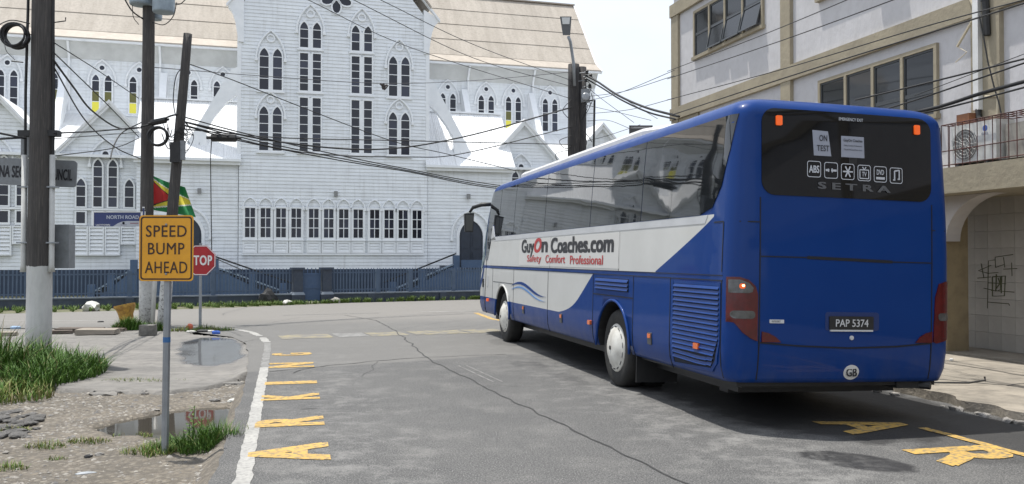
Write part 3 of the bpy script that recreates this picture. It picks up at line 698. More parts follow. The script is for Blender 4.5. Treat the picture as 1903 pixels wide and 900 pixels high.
pk = MB().add([(-.022, -.012, 0), (.022, -.012, 0), (.022, .012, 0), (-.022, .012, 0), (-.022, -.012, .88), (.022, -.012, .88), (.022, .012, .88), (-.022, .012, .88), (0, 0, .93)],
   [(0, 1, 5, 4), (1, 2, 6, 5), (2, 3, 7, 6), (3, 0, 4, 7), (4, 5, 8), (5, 6, 8), (6, 7, 8), (7, 4, 8)]).mesh('picket', PICK)
x = -9.0
while x < 11:
    if not 2.0 < x < 3.55:
        o = link('picket', pk, fence); o.location = (x, .02, .35); o.rotation_euler = (0, R.gauss(0, .008), 0)
    x += .118
for x in (-9.4, -6.2, -3.4, -.7, 5.3, 6.6, 8.4, 10.5):
    MB().box(x-.07, x+.07, -.03, .13, .345, 1.22).build('post', PICK, fence)
for x in (-6.2, -3.4, -.7, 5.0, 7.9): MB().box(x-.14, x+.14, -.19, -.1, -.1, .30).build('plinth_pier', BLUED, fence)
for nm, x in (('left', 2.25), ('right', 3.32)):
    g = empty('gate_pillar', fence.matrix_basis @ V((x, 0, 0)), FA); tag(g, 'blue-grey square pillar on the %s side of the small fence gate' % nm, 'pillar')
    MB().box(-.17, .17, -.17, .17, -.2, 1.22).build('shaft', BLUED, g)
    MB().box(-.23, .23, -.23, .23, 1.22, 1.30).build('capital', BLUED, g); MB().box(-.24, .24, -.24, .24, -.2, .30).build('base', BLUED, g)
    MB().hexa([(-.24, -.24, .302), (.24, -.24, .302), (.24, .24, .302), (-.24, .24, .302), (-.19, -.19, .40), (.19, -.19, .40), (.19, .19, .40), (-.19, .19, .40)]).build('base_moulding', pbr('cap_paint2', (.20, .23, .27)), g)
g = empty('fence_gate', fence.matrix_basis @ V((2.78, 0, 0)), FA); tag(g, 'small blue panelled gate between the two fence pillars', 'gate')
MB().box(-.33, .33, .0, .04, .05, 1.06).build('gate_board', BLUEG, g)
for z in (.12, .55, 1.06): MB().box(-.34, .34, -.02, .0, z-.03, z+.03).build('gate_rail', BLUEG, g)
for i in range(5): MB().box(-.3+.15*i-.015, -.3+.15*i+.015, .01, .03, 1.06, 1.28).build('picket', BLUEG, g)
# ------------------------------------------------------------------ the coach
BE = .026
bn = RN*math.cos(BE) - V((0, 0, 1))*math.sin(BE); bk = RN*math.sin(BE) + V((0, 0, 1))*math.cos(BE)
BM = MX(((bn.x, RD.x, bk.x, 2.05), (bn.y, RD.y, bk.y, 8.405), (bn.z, RD.z, bk.z, 0.0), (0, 0, 0, 1)))
bus = empty('coach', mtx=BM)
tag(bus, 'blue and white long-distance coach seen from behind, parked on the right side of the road', 'bus')
BW, BL = 2.50, 12.15
def tab(t, z):
    if z <= t[0][0]: return t[0][1]
    for (a, b), (c, d) in zip(t[:-1], t[1:]):
        if z <= c: return b+(d-b)*(z-a)/(c-a)
    return t[-1][1]
SI = [(.475, .05), (.56, .015), (.7, 0), (1.6, 0), (2.1, .012), (2.7, .045), (3.06, .075), (3.12, .09), (3.17, .12), (3.21, .17), (3.24, .24), (3.258, .33), (3.27, .48)]
RI = [(.475, .05), (.6, .02), (.82, 0), (1.7, .008), (2.3, .025), (2.8, .042), (3.08, .055), (3.14, .072), (3.19, .11), (3.23, .17), (3.258, .27), (3.27, .45)]
FI = [(.475, .08), (.7, .02), (1.0, 0), (1.25, .03), (1.6, .16), (2.1, .38), (2.6, .58), (2.95, .74), (3.1, .85), (3.19, 1.0), (3.25, 1.2), (3.27, 1.45)]
RC, FC = .17, .50
def bulge(l): return .045*((l-BW/2)/(BW/2))**2
def rearS(l, z):
    i = tab(SI, z); a = i+RC
    ll = l if l <= BW/2 else BW-l
    if ll >= a: return tab(RI, z)+bulge(l)
    b = tab(RI, z)+bulge(a); d = min(RC, a-ll); return b+RC-math.sqrt(max(0, RC*RC-d*d))
def sideL(s, z):
    i = tab(SI, z); b = tab(RI, z)+bulge(i+RC); d = s-b
    if d < RC: return i+RC-math.sqrt(max(0, RC*RC-(RC-max(0, d))**2))
    f = BL-tab(FI, z)-s
    if f < FC: return i+FC-math.sqrt(max(0, FC*FC-(FC-max(0, f))**2))
    return i
def outline(z):
    i = tab(SI, z); r = tab(RI, z); f = BL-tab(FI, z); pts = []
    for k in range(13): l = i+RC+(BW-2*i-2*RC)*k/12; pts.append((l, r+bulge(l)))
    b = r+bulge(i+RC)
    for k in range(1, 8): a = math.pi/2*k/8; pts.append((BW-i-RC+RC*math.sin(a), b+RC-RC*math.cos(a)))
    for k in range(41): pts.append((BW-i, b+RC+(f-FC-b-RC)*k/40))
    for k in range(1, 8): a = math.pi/2*k/8; pts.append((BW-i-FC+FC*math.cos(a), f-FC+FC*math.sin(a)))
    for k in range(9): pts.append((BW-i-FC-(BW-2*i-2*FC)*k/8, f))
    for k in range(1, 8): a = math.pi/2*k/8; pts.append((i+FC-FC*math.sin(a), f-FC+FC*math.cos(a)))
    for k in range(41): pts.append((i, f-FC-(f-FC-b-RC)*k/40))
    for k in range(1, 8): a = math.pi/2*k/8; pts.append((i+RC-RC*math.cos(a), b+RC-RC*math.sin(a)))
    return pts
def livery():
    m, t, p = nodes('coach_livery'); P = pos(t); sx = t.nodes.new('ShaderNodeSeparateXYZ'); t.links.new(P, sx.inputs[0])
    l, s, z = sx.outputs
    gt = lambda a, b: mth(t, 'GREATER_THAN', a, b); lt = lambda a, b: mth(t, 'LESS_THAN', a, b); mul = lambda a, b: mth(t, 'MULTIPLY', a, b)
    k = mth(t, 'DIVIDE', mth(t, 'SUBTRACT', 2.08, z), .57, clamp=True)
    up = mul(mul(gt(z, 1.50), lt(z, 2.10)), mul(gt(s, mth(t, 'MULTIPLY_ADD', mth(t, 'POWER', k, 1.08), 1.42, .43)), lt(s, mth(t, 'MULTIPLY_ADD', k, .30, 11.05))))
    q = mth(t, 'DIVIDE', mth(t, 'SUBTRACT', 1.44, z), .62, clamp=True)
    cv = mth(t, 'ADD', mth(t, 'MULTIPLY_ADD', q, 1.05, 4.05), mul(mth(t, 'POWER', q, 8.0), .55))
    lo = mul(mul(gt(z, .82), lt(z, 1.44)), gt(s, cv))
    side = mth(t, 'MAXIMUM', lt(l, .30), gt(l, 2.2)); side = mul(side, gt(s, .3))
    fr = gt(s, 11.6); fr = mul(fr, mul(gt(z, .82), lt(z, 1.5)))
    w_ = mth(t, 'MINIMUM', mth(t, 'MAXIMUM', mul(mth(t, 'MAXIMUM', up, lo), side), fr), 1.0)
    pod = gt(z, 3.262)
    w_ = mth(t, 'MAXIMUM', w_, pod)
    blue = mix_rgb(t, nz(t, P, 1.5, 5, lo=.3, hi=.7), (.0030, .034, .172), (.0036, .038, .186))
    white = mix_rgb(t, nz(t, P, 1.8, 5, lo=.3, hi=.7), (.545, .545, .525), (.50, .50, .48))
    c = mix_rgb(t, w_, blue, white)
    dirt = mul(mth(t, 'MULTIPLY_ADD', z, -2.2, 2.0, clamp=True), nz(t, P, 5, 6, .7, lo=.35, hi=.8, stretch=(1, 1, .4)))
    c = mix_rgb(t, mul(dirt, .28), c, (.13, .125, .115))
    c = mix_rgb(t, mul(nz(t, P, 7, 6, .75, lo=.66, hi=.82), .12), c, (.14, .15, .20))
    t.links.new(c, p.inputs['Base Color']); p.inputs['Roughness'].default_value = .38
    t.links.new(mth(t, 'MULTIPLY_ADD', nz(t, P, 3, 5, lo=.3, hi=.7), .16, .30), p.inputs['Roughness'])
    p.inputs['Specular IOR Level'].default_value = .10; p.inputs['Coat Weight'].default_value = .25; p.inputs['Coat Roughness'].default_value = .05
    bump(t, p, nz(t, P, 1.1, 2, lo=0, hi=1), .06, .02); return m
LIV = livery()
BLUE = pbr('coach_blue', (.0034, .036, .178), (.0040, .040, .19), 3, .36, coat=.07, spec=.2)
BLACKP = pbr('black_plastic', (.012, .012, .013), (.02, .02, .02), 8, .55)
RUBBER = pbr('tyre_rubber', (.012, .012, .012), (.024, .023, .021), 6, .8, bumps=(40, .3, .01))
HUBW = pbr('hub_cap_white', (.66, .65, .60), (.55, .53, .48), 4, .4, fine=(10, (.3, .28, .25), .35))
BGL = glass('tinted_coach_glass', (.010, .012, .014), .02, wav=.10, ws=1.3, spec=.60); BGL.node_tree.nodes['Principled BSDF'].inputs['Coat Weight'].default_value = .35; BGL.node_tree.nodes['Principled BSDF'].inputs['Coat IOR'].default_value = 1.55
RGL = glass('dark_rear_glass', (.006, .0065, .008), .04, wav=.03, ws=1.5, spec=.35)
SEAM = pbr('seam_dark', (.004, .006, .012), rough=.6)
LATCH = pbr('latch_grey', (.075, .075, .078), rough=.5)
LGREY = pbr('light_grey_trim', (.50, .51, .52), (.44, .45, .46), 2, .4)
RED = pbr('red_lens', (.105, .004, .005), (.065, .003, .004), 9, .2, coat=.15)
CLEAR = pbr('smoked_lens', (.10, .10, .10), (.05, .05, .05), 14, .1, coat=.6)
AMBER = pbr('amber_reflector', (.75, .16, .03), (.55, .10, .02), 30, .2, coat=.5)
AMBERON = emis('lit_amber_lamp', (1.0, .15, .02), .38, (.4, .06, .01)); BULB = emis('lit_bulb', (1, .62, .25), 5)
PAPER = pbr('paper_sheet', (.30, .32, .38), rough=.6); INK = pbr('dark_ink', (.02, .02, .025), rough=.7)
DECAL = pbr('white_decal', (.52, .54, .58), rough=.5); GREYL = pbr('grey_lettering', (.13, .135, .145), rough=.35, metal=.4)

zl = [.475, .52, .6, .75, .95, 1.15, 1.35, 1.55, 1.75, 1.95, 2.1, 2.3, 2.5, 2.7, 2.9, 3.02, 3.08, 3.12, 3.15, 3.18, 3.205, 3.225, 3.242, 3.255, 3.264, 3.27]
mb = MB(); N = len(outline(1)); vs_ = []
for z in zl: vs_ += [(p[0], p[1], z) for p in outline(z)]
fs = [list(range(N-1, -1, -1)), [(len(zl)-1)*N+i for i in range(N)]]
for j in range(len(zl)-1):
    for i in range(N): k = (i+1) % N; fs.append([j*N+i, j*N+k, (j+1)*N+k, (j+1)*N+i])
mb.add(vs_, fs); body = mb.build('body', [LIV, BLACKP], None)
cut = MB()
for sc_ in (3.22, 9.52):
    for a, b in ((-.3, .62), (BW-.62, BW+.3)):
        pr = [(math.cos(math.radians(x))*.60, math.sin(math.radians(x))*.60) for x in range(-10, 191, 10)]
        pts = [(sc_+x, .50+max(y, -.2)) for x, y in pr] + [(sc_-.60, .2), (sc_+.60, .2)]
        n = len(pts); v3 = [(a, p[0], p[1]) for p in pts] + [(b, p[0], p[1]) for p in pts]
        cut.add(v3, [list(range(n)), list(range(2*n-1, n-1, -1))] + [[i, n+i, n+(i+1) % n, (i+1) % n] for i in range(n)])
cu_ = cut.build('cut', BLACKP, None, fix=True)
bmd = body.modifiers.new('b', 'BOOLEAN'); bmd.operation = 'DIFFERENCE'; bmd.object = cu_; bmd.solver = 'EXACT'
dg = bpy.context.evaluated_depsgraph_get(); me = bpy.data.meshes.new_from_object(body.evaluated_get(dg))
body.modifiers.clear(); body.data = me; bpy.data.objects.remove(cu_); body.parent = bus
me.materials.clear(); me.materials.append(LIV); me.materials.append(BLACKP)
for p in me.polygons:
    c = p.center; inside = .02 < c.x < BW-.02 and c.z < 1.13 and (abs(c.y-3.22) < .605 or abs(c.y-9.52) < .605) and (.03 < c.x < .65 or BW-.65 < c.x < BW-.03)
    p.material_index = 1 if (inside or c.z < .48) else 0
    p.use_smooth = not inside and abs(p.normal.z) < .98

def patch(name, poly, mp_, off, m, parent=bus, step=.1, rim=.012):
    P = []
    for a, b in zip(poly, poly[1:]+poly[:1]):
        k = max(1, int(math.hypot(b[0]-a[0], b[1]-a[1])/step+.5))
        for i in range(k): P.append(V((a[0]+(b[0]-a[0])*i/k, a[1]+(b[1]-a[1])*i/k)))
    nb = len(P); x0 = min(p.x for p in P); x1 = max(p.x for p in P); y0 = min(p.y for p in P); y1 = max(p.y for p in P)
    pl = [tuple(p) for p in P]; q = list(P); yy = y0+step/2
    while yy < y1:
        xx = x0+step/2
        while xx < x1:
            if pip(xx, yy, pl) and dist_poly(xx, yy, pl) < -step*.4: q.append(V((xx, yy)))
            xx += step
        yy += step
    res = geometry.delaunay_2d_cdt(q, [(i, (i+1) % nb) for i in range(nb)], [], 1, 1e-5)
    v2, f2 = res[0], res[2]
    fs_ = []
    v3 = [mp_(v.x, v.y, off) for v in v2]
    for f in f2:
        c = (v2[f[0]]+v2[f[1]]+v2[f[2]])/3
        if pip(c.x, c.y, pl): fs_.append(list(f))
    base = len(v3); v3 += [mp_(p.x, p.y, off) for p in P] + [mp_(p.x, p.y, off-rim) for p in P]
    nsm = len(fs_)
    for i in range(nb): j = (i+1) % nb; fs_.append([base+i, base+nb+i, base+nb+j, base+j])
    me = bpy.data.meshes.new(name); me.from_pydata([tuple(v) for v in v3], [], fs_); me.materials.append(m)
    # orient to the outside
    nrm = mp_(P[0].x, P[0].y, 1)-mp_(P[0].x, P[0].y, 0)
    bm = bmesh.new(); bm.from_mesh(me); bm.faces.ensure_lookup_table()
    for i, f in enumerate(bm.faces):
        if i < nsm:
            f.smooth = True
            if f.normal.dot(nrm) < 0: f.normal_flip()
    bm.to_mesh(me); bm.free(); return link(name, me, parent)
def LS(s, z, off): return V((sideL(s, z)-off, s, z))
def RS(s, z, off): return V((BW-sideL(s, z)+off, s, z))
def BK(l, z, off): return V((l, rearS(l, z)-off, z))
def FR(l, z, off): return V((l, BL-tab(FI, z)-.35*abs((l-BW/2)/(BW/2))**4+off, z))
def rrect(x0, x1, z0, z1, r, n=4):
    o = []
    for cx, cz, a0 in ((x1-r, z0+r, -90), (x1-r, z1-r, 0), (x0+r, z1-r, 90), (x0+r, z0+r, 180)):
        for i in range(n+1): a = math.radians(a0+90*i/n); o.append((cx+r*math.cos(a), cz+r*math.sin(a)))
    return o
# side glazing, pane by pane
cuts = [2.35, 4.25, 6.62, 8.78, 10.05]
for nm, mp_ in (('near', LS), ('far', RS)):
    a0 = [(.74, 2.105), (.47, 2.17), (.30, 2.38), (.19, 2.72), (.145, 3.07)]
    e = [2.35]
    patch('side_window', [(2.34, 2.105)] + [(2.34, 3.07)] + a0[::-1], mp_, .007, BGL, step=.07)
    for c0, c1 in zip(cuts[:-1], cuts[1:]): patch('side_window', [(c0+.01, 2.105), (c1-.01, 2.105), (c1-.01, 3.07), (c0+.01, 3.07)], mp_, .006, BGL, step=.16)
    patch('side_window', [(10.06, 2.105), (10.35, 2.105), (10.52, 2.34), (10.66, 2.36), (10.75, 2.0), (10.98, 1.62), (11.22, 1.62), (11.15, 2.2), (10.98, 3.0), (10.9, 3.07), (10.06, 3.07)], mp_, .006, BGL, step=.12)
    patch('window_trim', [(.62, 2.015), (10.42, 2.015), (10.36, 2.098), (.56, 2.098)], mp_, .004, LGREY, step=.2)
patch('quarter_trim', [(10.38, 2.10), (10.72, 2.06), (10.66, 2.34), (10.58, 2.33)], LS, .010, LGREY)
# front door and windscreen (seen edge-on)
patch('door_glass', [(11.30, 1.60), (11.74, 1.28), (11.68, 1.9), (11.45, 2.62), (11.22, 2.72), (11.2, 2.3)], LS, .008, glass('pale_door_glass', (.10, .16, .16), .05), step=.08)
patch('windscreen', [(.12, 1.5), (BW-.12, 1.5), (BW-.16, 2.95), (.16, 2.95)], FR, .01, glass('windscreen_glass', (.03, .04, .045), .04), step=.2)
for s in (11.20, 11.78): patch('door_seam', [(s-.012, .47), (s+.012, .47), (s-.2*(s < 11.3)+.012, 2.8 if s < 11.3 else 1.3), (s-.2*(s < 11.3)-.012, 2.8 if s < 11.3 else 1.3)], LS, .006, SEAM)
patch('blue_swoosh', [(11.95, .95), (11.75, 1.08), (11.55, 1.25), (11.42, 1.46), (11.30, 1.46), (11.45, 1.2), (11.65, 1.02), (11.9, .88)], LS, .005, BLUE)
patch('door_handle', [(11.32, 1.02), (11.44, 1.02), (11.44, 1.2), (11.32, 1.2)], LS, .012, BLACKP)
patch('service_flap', rrect(10.88, 11.02, 1.05, 1.30, .03), LS, .006, LGREY)
# panel seams
def seam(a, b, mp_=LS, wd=.014):
    dx, dz = b[0]-a[0], b[1]-a[1]; Ls = math.hypot(dx, dz); nx, nz_ = -dz/Ls*wd/2, dx/Ls*wd/2
    patch('panel_seam', [(a[0]-nx, a[1]-nz_), (b[0]-nx, b[1]-nz_), (b[0]+nx, b[1]+nz_), (a[0]+nx, a[1]+nz_)], mp_, .0035, SEAM, step=.12)
for s, z0, z1 in ((1.42, .46, 1.44), (2.52, .46, 1.44), (4.02, .46, 1.44), (6.28, .46, 1.44), (8.62, .46, 1.44), (10.45, .8, 1.44)): seam((s, z0), (s, z1))
seam((.2, 1.445), (10.7, 1.445), wd=.010); seam((.2, 1.495), (10.7, 1.495), wd=.008); seam((2.52, 1.17), (4.02, 1.17)); seam((8.62, 1.17), (10.4, 1.17), wd=.008)
seam((.215, .50), (.215, 1.44)); seam((.215, 1.53), (.215, 2.02)); seam((.22, 2.02), (.42, 2.02), wd=.012); seam((6.2, 1.5), (6.2, 2.0), wd=.006); seam((3.05, 1.5), (3.05, 2.0), wd=.006)
# louvred grilles
DARKG = pbr('grille_void', (.006, .010, .022), rough=.8)
g = patch('engine_grille', [(.25, 1.39), (.25, .86), (.31, .66), (.42, .57), (1.31, .53), (1.33, 1.39)], LS, .004, DARKG, step=.05)
patch('grille_surround', [(.225, 1.42), (.225, .84), (.285, .63), (.40, .54), (1.35, .50), (1.37, 1.42), (1.33, 1.42), (1.31, .535), (.42, .575), (.31, .665), (.25, .86), (.25, 1.39), (1.32, 1.39), (1.32, 1.42)], LS, .010, BLUE, step=.05)
for i in range(16):
    z = .60+i*.0505; a = .25+(.0 if z > .86 else max(0, (.86-z))*.55); sag = .012 if i < 2 else 0
    mb = MB(); pts = [(a, z), (a+.03, z), (a+.06, z), (a+.11, z), (.5, z-sag*.6), (.7, z-sag), (1.31, z)]
    q = []
    for s, zz in pts: l = sideL(s, zz); q += [(l-.022, s, zz), (l-.004, s, zz+.036), (l-.006, s, zz-.006)]
    mb.add(q, [f for k in range(6) for f in ((3*k, 3*k+3, 3*k+4, 3*k+1), (3*k, 3*k+2, 3*k+5, 3*k+3))]); mb.build('slat', BLUE, g, fix=True)
g = patch('small_grille', [(2.68, 1.235), (3.92, 1.235), (3.92, 1.40), (2.68, 1.40)], LS, .004, DARKG)
for i in range(3):
    z = 1.25+i*.052; q = []
    for s in (2.69, 3.91): l = sideL(s, z); q += [(l-.022, s, z), (l-.004, s, z+.036), (l-.006, s, z-.006)]
    MB().add(q, [(0, 3, 4, 1), (0, 2, 5, 3)]).build('slat', BLUE, g, fix=True)
# wheel-arch lips, wheels
for sc_ in (3.22, 9.52):
    for sgn in (0, 1):
        f = (lambda l: l) if not sgn else (lambda l: BW-l); path = []
        for x in range(-2, 183, 8):
            a = math.radians(x); path.append((f(-.004), sc_+.615*math.cos(a), .50+.615*math.sin(a)))
        MB().tube(path, .020, 6).build('arch_lip', LIV, bus, True)
WS = dict(tyre=MB(), cap=MB(), rim=MB())
tp = [(.27, .03), (.33, .0), (.43, -.005), (.475, .012), (.50, .05), (.505, .10), (.505, .20), (.50, .25), (.47, .285), (.30, .29)]
WS['tyre'].lathe(tp, (0, 0, 0), (1, 0, 0), 40); WS['cap'].lathe([(.30, .035), (.315, .012), (.30, -.006), (.27, -.012), (.24, -.03), (.17, -.065), (.08, -.078), (.0005, -.08)], (0, 0, 0), (1, 0, 0), 40)
WS['rim'].lathe([(.28, .04), (.28, .26), (.05, .27)], (0, 0, 0), (1, 0, 0), 24)
lug = MB().lathe([(.028, -.088), (.026, -.075)], (0, 0, 0), (1, 0, 0), 12)
tm, cm, rm_, lm = WS['tyre'].mesh('tyre', RUBBER, True), WS['cap'].mesh('hub_cap', HUBW, True), WS['rim'].mesh('wheel', BLACKP), lug.mesh('hub_badge', BLACKP)
slot = MB()
for i in range(14):
    a = 6.283*i/14; r0, r1 = .268, .284
    slot.add([(-.016, r*math.cos(a+d), r*math.sin(a+d)) for r, d in ((r0, -.13), (r0, .13), (r1, .13), (r1, -.13))], [(0, 1, 2, 3)])
sm_ = slot.mesh('vent_slots', DARKG)
for sc_, sgn in ((3.22, 0), (9.52, 0), (3.22, 1), (9.52, 1)):
    wh = link('wheel', rm_, bus); wh.location = (.055 if not sgn else BW-.055, sc_, .50 + (.055 if sgn else 0)); wh.rotation_euler = (R.uniform(0, 3), 0, math.pi if sgn else 0)
    for n_, m_ in (('tyre', tm), ('hub_cap', cm), ('hub_badge', lm), ('vent_slots', sm_)): link(n_, m_, wh)
    if sc_ == 3.22:
        t2 = link('inner_tyre', tm, wh); t2.location = (.32, 0, 0)
# underbody
MB().box(.35, BW-.35, .5, 11.6, .32, .49).build('underbody', BLACKP, bus); MB().box(.25, 1.2, .25, 1.6, .40, .49).build('engine_tray', BLACKP, bus)
MB().box(1.9, 2.3, .12, .5, .40, .49).build('exhaust_box', BLACKP, bus); MB().tube([(2.1, .25, .43), (2.25, .06, .43)], .04, 10).build('exhaust_pipe', BLACKP, bus)
MB().box(.5, BW-.5, 1.0, 1.2, .24, .32).build('rear_beam', BLACKP, bus); MB().box(.1, BW-.1, 9.2, 9.8, .40, .56).build('front_axle', BLACKP, bus); MB().box(.1, BW-.1, 2.95, 3.5, .36, .60).build('rear_axle', BLACKP, bus)
MB().box(.08, .62, 2.56, 2.58, .14, .62).build('mud_flap', BLACKP, bus); MB().box(BW-.62, BW-.08, 2.56, 2.58, .14, .62).build('mud_flap', BLACKP, bus)
MB().box(.14, BW-.14, .14, 2.55, .43, .49).build('belly_pan', BLACKP, bus)
# roof pod
pp = [(.34, 3.2), (.34, 9.6), (.55, 10.2), (BW-.55, 10.2), (BW-.34, 9.6), (BW-.34, 3.2), (BW-.6, 2.5), (.6, 2.5)]
mb = MB(); c = V((BW/2, 6.4)); q = []
for sc2, z in ((1, 3.26), (1, 3.33), (.96, 3.375), (.86, 3.40), (.6, 3.41)): q += [(c.x+(p[0]-c.x)*sc2, c.y+(p[1]-c.y)*(1-(1-sc2)*.35), z) for p in pp]
fs = [[4*8+i for i in range(8)]]
for j in range(4):
    for i in range(8): fs.append([j*8+i, j*8+(i+1) % 8, (j+1)*8+(i+1) % 8, (j+1)*8+i])
mb.add(q, fs).build('roof_air_unit', pbr('roof_white', (.60, .60, .60), (.52, .52, .52), 2, .5), bus, fix=True)
# mirror
MB().tube([(.13, 11.40, 2.84), (-.06, 11.50, 2.83), (-.23, 11.60, 2.77), (-.30, 11.64, 2.66)], [.04, .045, .04, .025], 8).build('mirror_arm', BLACKP, bus, True)
mr = MB().hexa([(-.39, 11.62, 2.22), (-.22, 11.58, 2.22), (-.22, 11.68, 2.24), (-.39, 11.72, 2.24), (-.41, 11.60, 2.63), (-.21, 11.56, 2.65), (-.21, 11.70, 2.65), (-.41, 11.74, 2.63)]).build('wing_mirror', BLACKP, bus)
MB().add([(-.375, 11.607, 2.25), (-.235, 11.574, 2.25), (-.23, 11.558, 2.60), (-.39, 11.594, 2.60)], [(0, 1, 2, 3)]).build('mirror_glass', glass('mirror', (.05, .055, .06), .05, spec=.8), mr)
# lamps and reflectors on the side
for s, on in ((10.85, 1), (4.11, 0), (.71, 0)):
    patch('side_marker', rrect(s-.055, s+.055, .735, .795, .01), LS, .03, AMBERON if on else AMBER, step=.05, rim=.03)
for s in (7.83, 5.5, 1.97):
    h_ = patch('flap_latch', rrect(s-.055, s+.055, .66, .80, .015), LS, .012, LATCH, step=.05, rim=.02); patch('reflector', rrect(s-.04, s+.045, .735, .785, .006), LS, .018, AMBER, h_, step=.05)
# rear
patch('rear_window', rrect(.315, BW-.285, 2.285, 3.135, .14, 5), BK, .008, RGL, step=.045)
for l in (.49, BW-.46):
    patch('clearance_lamp', rrect(l-.03, l+.03, 2.965, 3.06, .012), BK, .03, AMBERON, step=.03, rim=.03)
patch('tail_lamp', [(.012, 1.485), (.10, 1.487), (.19, 1.46), (.26, 1.40), (.285, 1.32), (.285, .875), (.22, .90), (.13, .96), (.06, 1.05), (.012, 1.055)], BK, .012, RED, step=.035, rim=.02)
tl = patch('tail_lamp', [(.33, .868), (.53, .868), (.47, .92), (.40, .955), (.33, .97)], BK, .012, RED, step=.05, rim=.02)
patch('indicator_lens', [(.02, 1.46), (.10, 1.462), (.19, 1.43), (.235, 1.385), (.225, 1.345), (.19, 1.335), (.02, 1.335)], BK, .017, CLEAR, step=.03)
patch('indicator_bulb', rrect(.095, .15, 1.375, 1.425, .02), BK, .021, AMBERON, step=.03); patch('indicator_filament', rrect(.117, .140, 1.395, 1.415, .008), BK, .024, BULB, step=.02)
patch('reversing_lens', rrect(.03, .255, 1.09, 1.165, .035), BK, .017, CLEAR, step=.03)
patch('tail_lamp', [(BW-x, z) for x, z in [(.012, 1.485), (.10, 1.487), (.19, 1.46), (.235, 1.32), (.255, .875), (.22, .86), (.13, .88), (.06, .9), (.012, .92)]][::-1], BK, .012, RED, step=.035, rim=.02)
patch('tail_lamp', [(BW-x, z) for x, z in [(.27, .868), (.47, .868), (.41, .93), (.34, .965), (.27, .98)]][::-1], BK, .012, RED, step=.05, rim=.02)
patch('reversing_lens', rrect(BW-.2, BW-.05, 1.09, 1.165, .03), BK, .017, CLEAR, step=.03)
for a, b in (((.305, .50), (.305, 2.26)), ((BW-.275, .50), (BW-.275, 2.26)), ((.31, 1.69), (.8, 1.69)), ((1.75, 1.67), (BW-.28, 1.67)), ((.10, 2.02), (.30, 2.02)), ((BW-.27, 2.0), (BW-.1, 2.0))): seam(a, b, BK, .012)
seam((.8, 1.69), (1.75, 1.67), BK, .030)
for a, b in (((.31, .862), (.7, .835)), ((.7, .835), (1.25, .815)), ((1.25, .815), (1.8, .83)), ((1.8, .83), (BW-.28, .862))): seam(a, b, BK, .014)
rec = patch('plate_recess', rrect(1.00, 1.60, .985, 1.165, .03), BK, .004, pbr('recess_blue', (.010, .03, .13), rough=.4), step=.08)
pl = patch('number_plate', rrect(1.04, 1.53, .995, 1.125, .008), BK, .016, BLACKP, step=.1, rim=.02)
SW = pbr('plate_silver', (.55, .56, .57), rough=.4)
text_mesh('plate_lettering', 'PAP 5374', .36, .072, SW, pl, BK(1.285, 1.06, .019), (1, 0, 0), (0, 0, 1), .012)
MB().box(1.05, 1.52, BK(1.28, .99, 0).y-.02, BK(1.28, .99, 0).y, .978, .994).build('plate_bracket', SW, pl)
MB().lathe([(.022, 0), (.022, .012), (.012, .014)], BK(1.29, .915, 0), (0, -1, 0), 14).build('lock', SW, bus)
gbo = patch('country_sticker', [(1.31+.086*math.cos(6.283*i/28), .575+.074*math.sin(6.283*i/28)) for i in range(28)], BK, .006, pbr('sticker_white', (.62, .62, .60), rough=.5), step=.03, rim=.004); text_mesh('sticker_lettering', 'GB', .115, .078, INK, gbo, BK(1.31, .575, .010), (1, 0, 0), (0, 0, 1), .03)
em = patch('maker_badge', rrect(.41, .56, 1.05, 1.085, .005), BK, .006, SW, step=.05); text_mesh('badge_lettering', 'INTEGRO', .09, .018, INK, em, BK(.475, 1.068, .009), (1, 0, 0), (0, 0, 1))
RU = V((0, .035, .999)).normalized()
def rt(name, s, l, z, wd, ht, m, b=0.0, off=.012, sp=1.0, par=bus, tilt=0): return text_mesh(name, s, wd, ht, m, par, BK(l, z, off), (1, 0, tilt), RU, b, .001, sp)
rt('exit_lettering', 'EMERGENCY EXIT', 1.275, 3.068, .27, .030, DECAL, .012)
rt('maker_lettering', 'S E T R A', 1.31, 2.395, .80, .065, GREYL, .035, tilt=-.01)
sh = patch('paper_notice', [(.865, 2.69), (1.055, 2.69), (1.02, 2.935), (.85, 2.94)], BK, .010, PAPER, step=.1, rim=.002)
rt('notice_lettering', 'ON', .965, 2.865, .085, .06, INK, .01, .0125, par=sh); rt('notice_lettering', 'TEST', .963, 2.765, .135, .058, INK, .01, .0125, par=sh)
sh = patch('paper_notice', [(1.165, 2.69), (1.425, 2.69), (1.42, 2.90), (1.165, 2.90)], BK, .010, PAPER, step=.1, rim=.002)
rt('notice_lettering', 'GuyOn Coaches', 1.295, 2.855, .21, .035, INK, .01, .0125, par=sh); rt('notice_lettering', 'Safety Comfort Professional', 1.295, 2.805, .20, .02, INK, 0, .0125, par=sh)
rt('notice_lettering', 'GuyOnCoaches.com', 1.295, 2.765, .2, .022, INK, 0, .0125, par=sh)
patch('notice_tape', rrect(1.25, 1.34, 2.63, 2.69, .005), BK, .011, BLACKP, step=.1, rim=.002)
def bars(name, segs, par, o, m=DECAL, wd=.012):
    mb = MB()
    for a, b in segs:
        pa, pb = BK(o[0]+a[0], o[1]+a[1], .014), BK(o[0]+b[0], o[1]+b[1], .014)
        mb.beam(pa, pb, wd, .001, up=V((0, -1, 0)))
    return mb.build(name, m, par)
icons = []
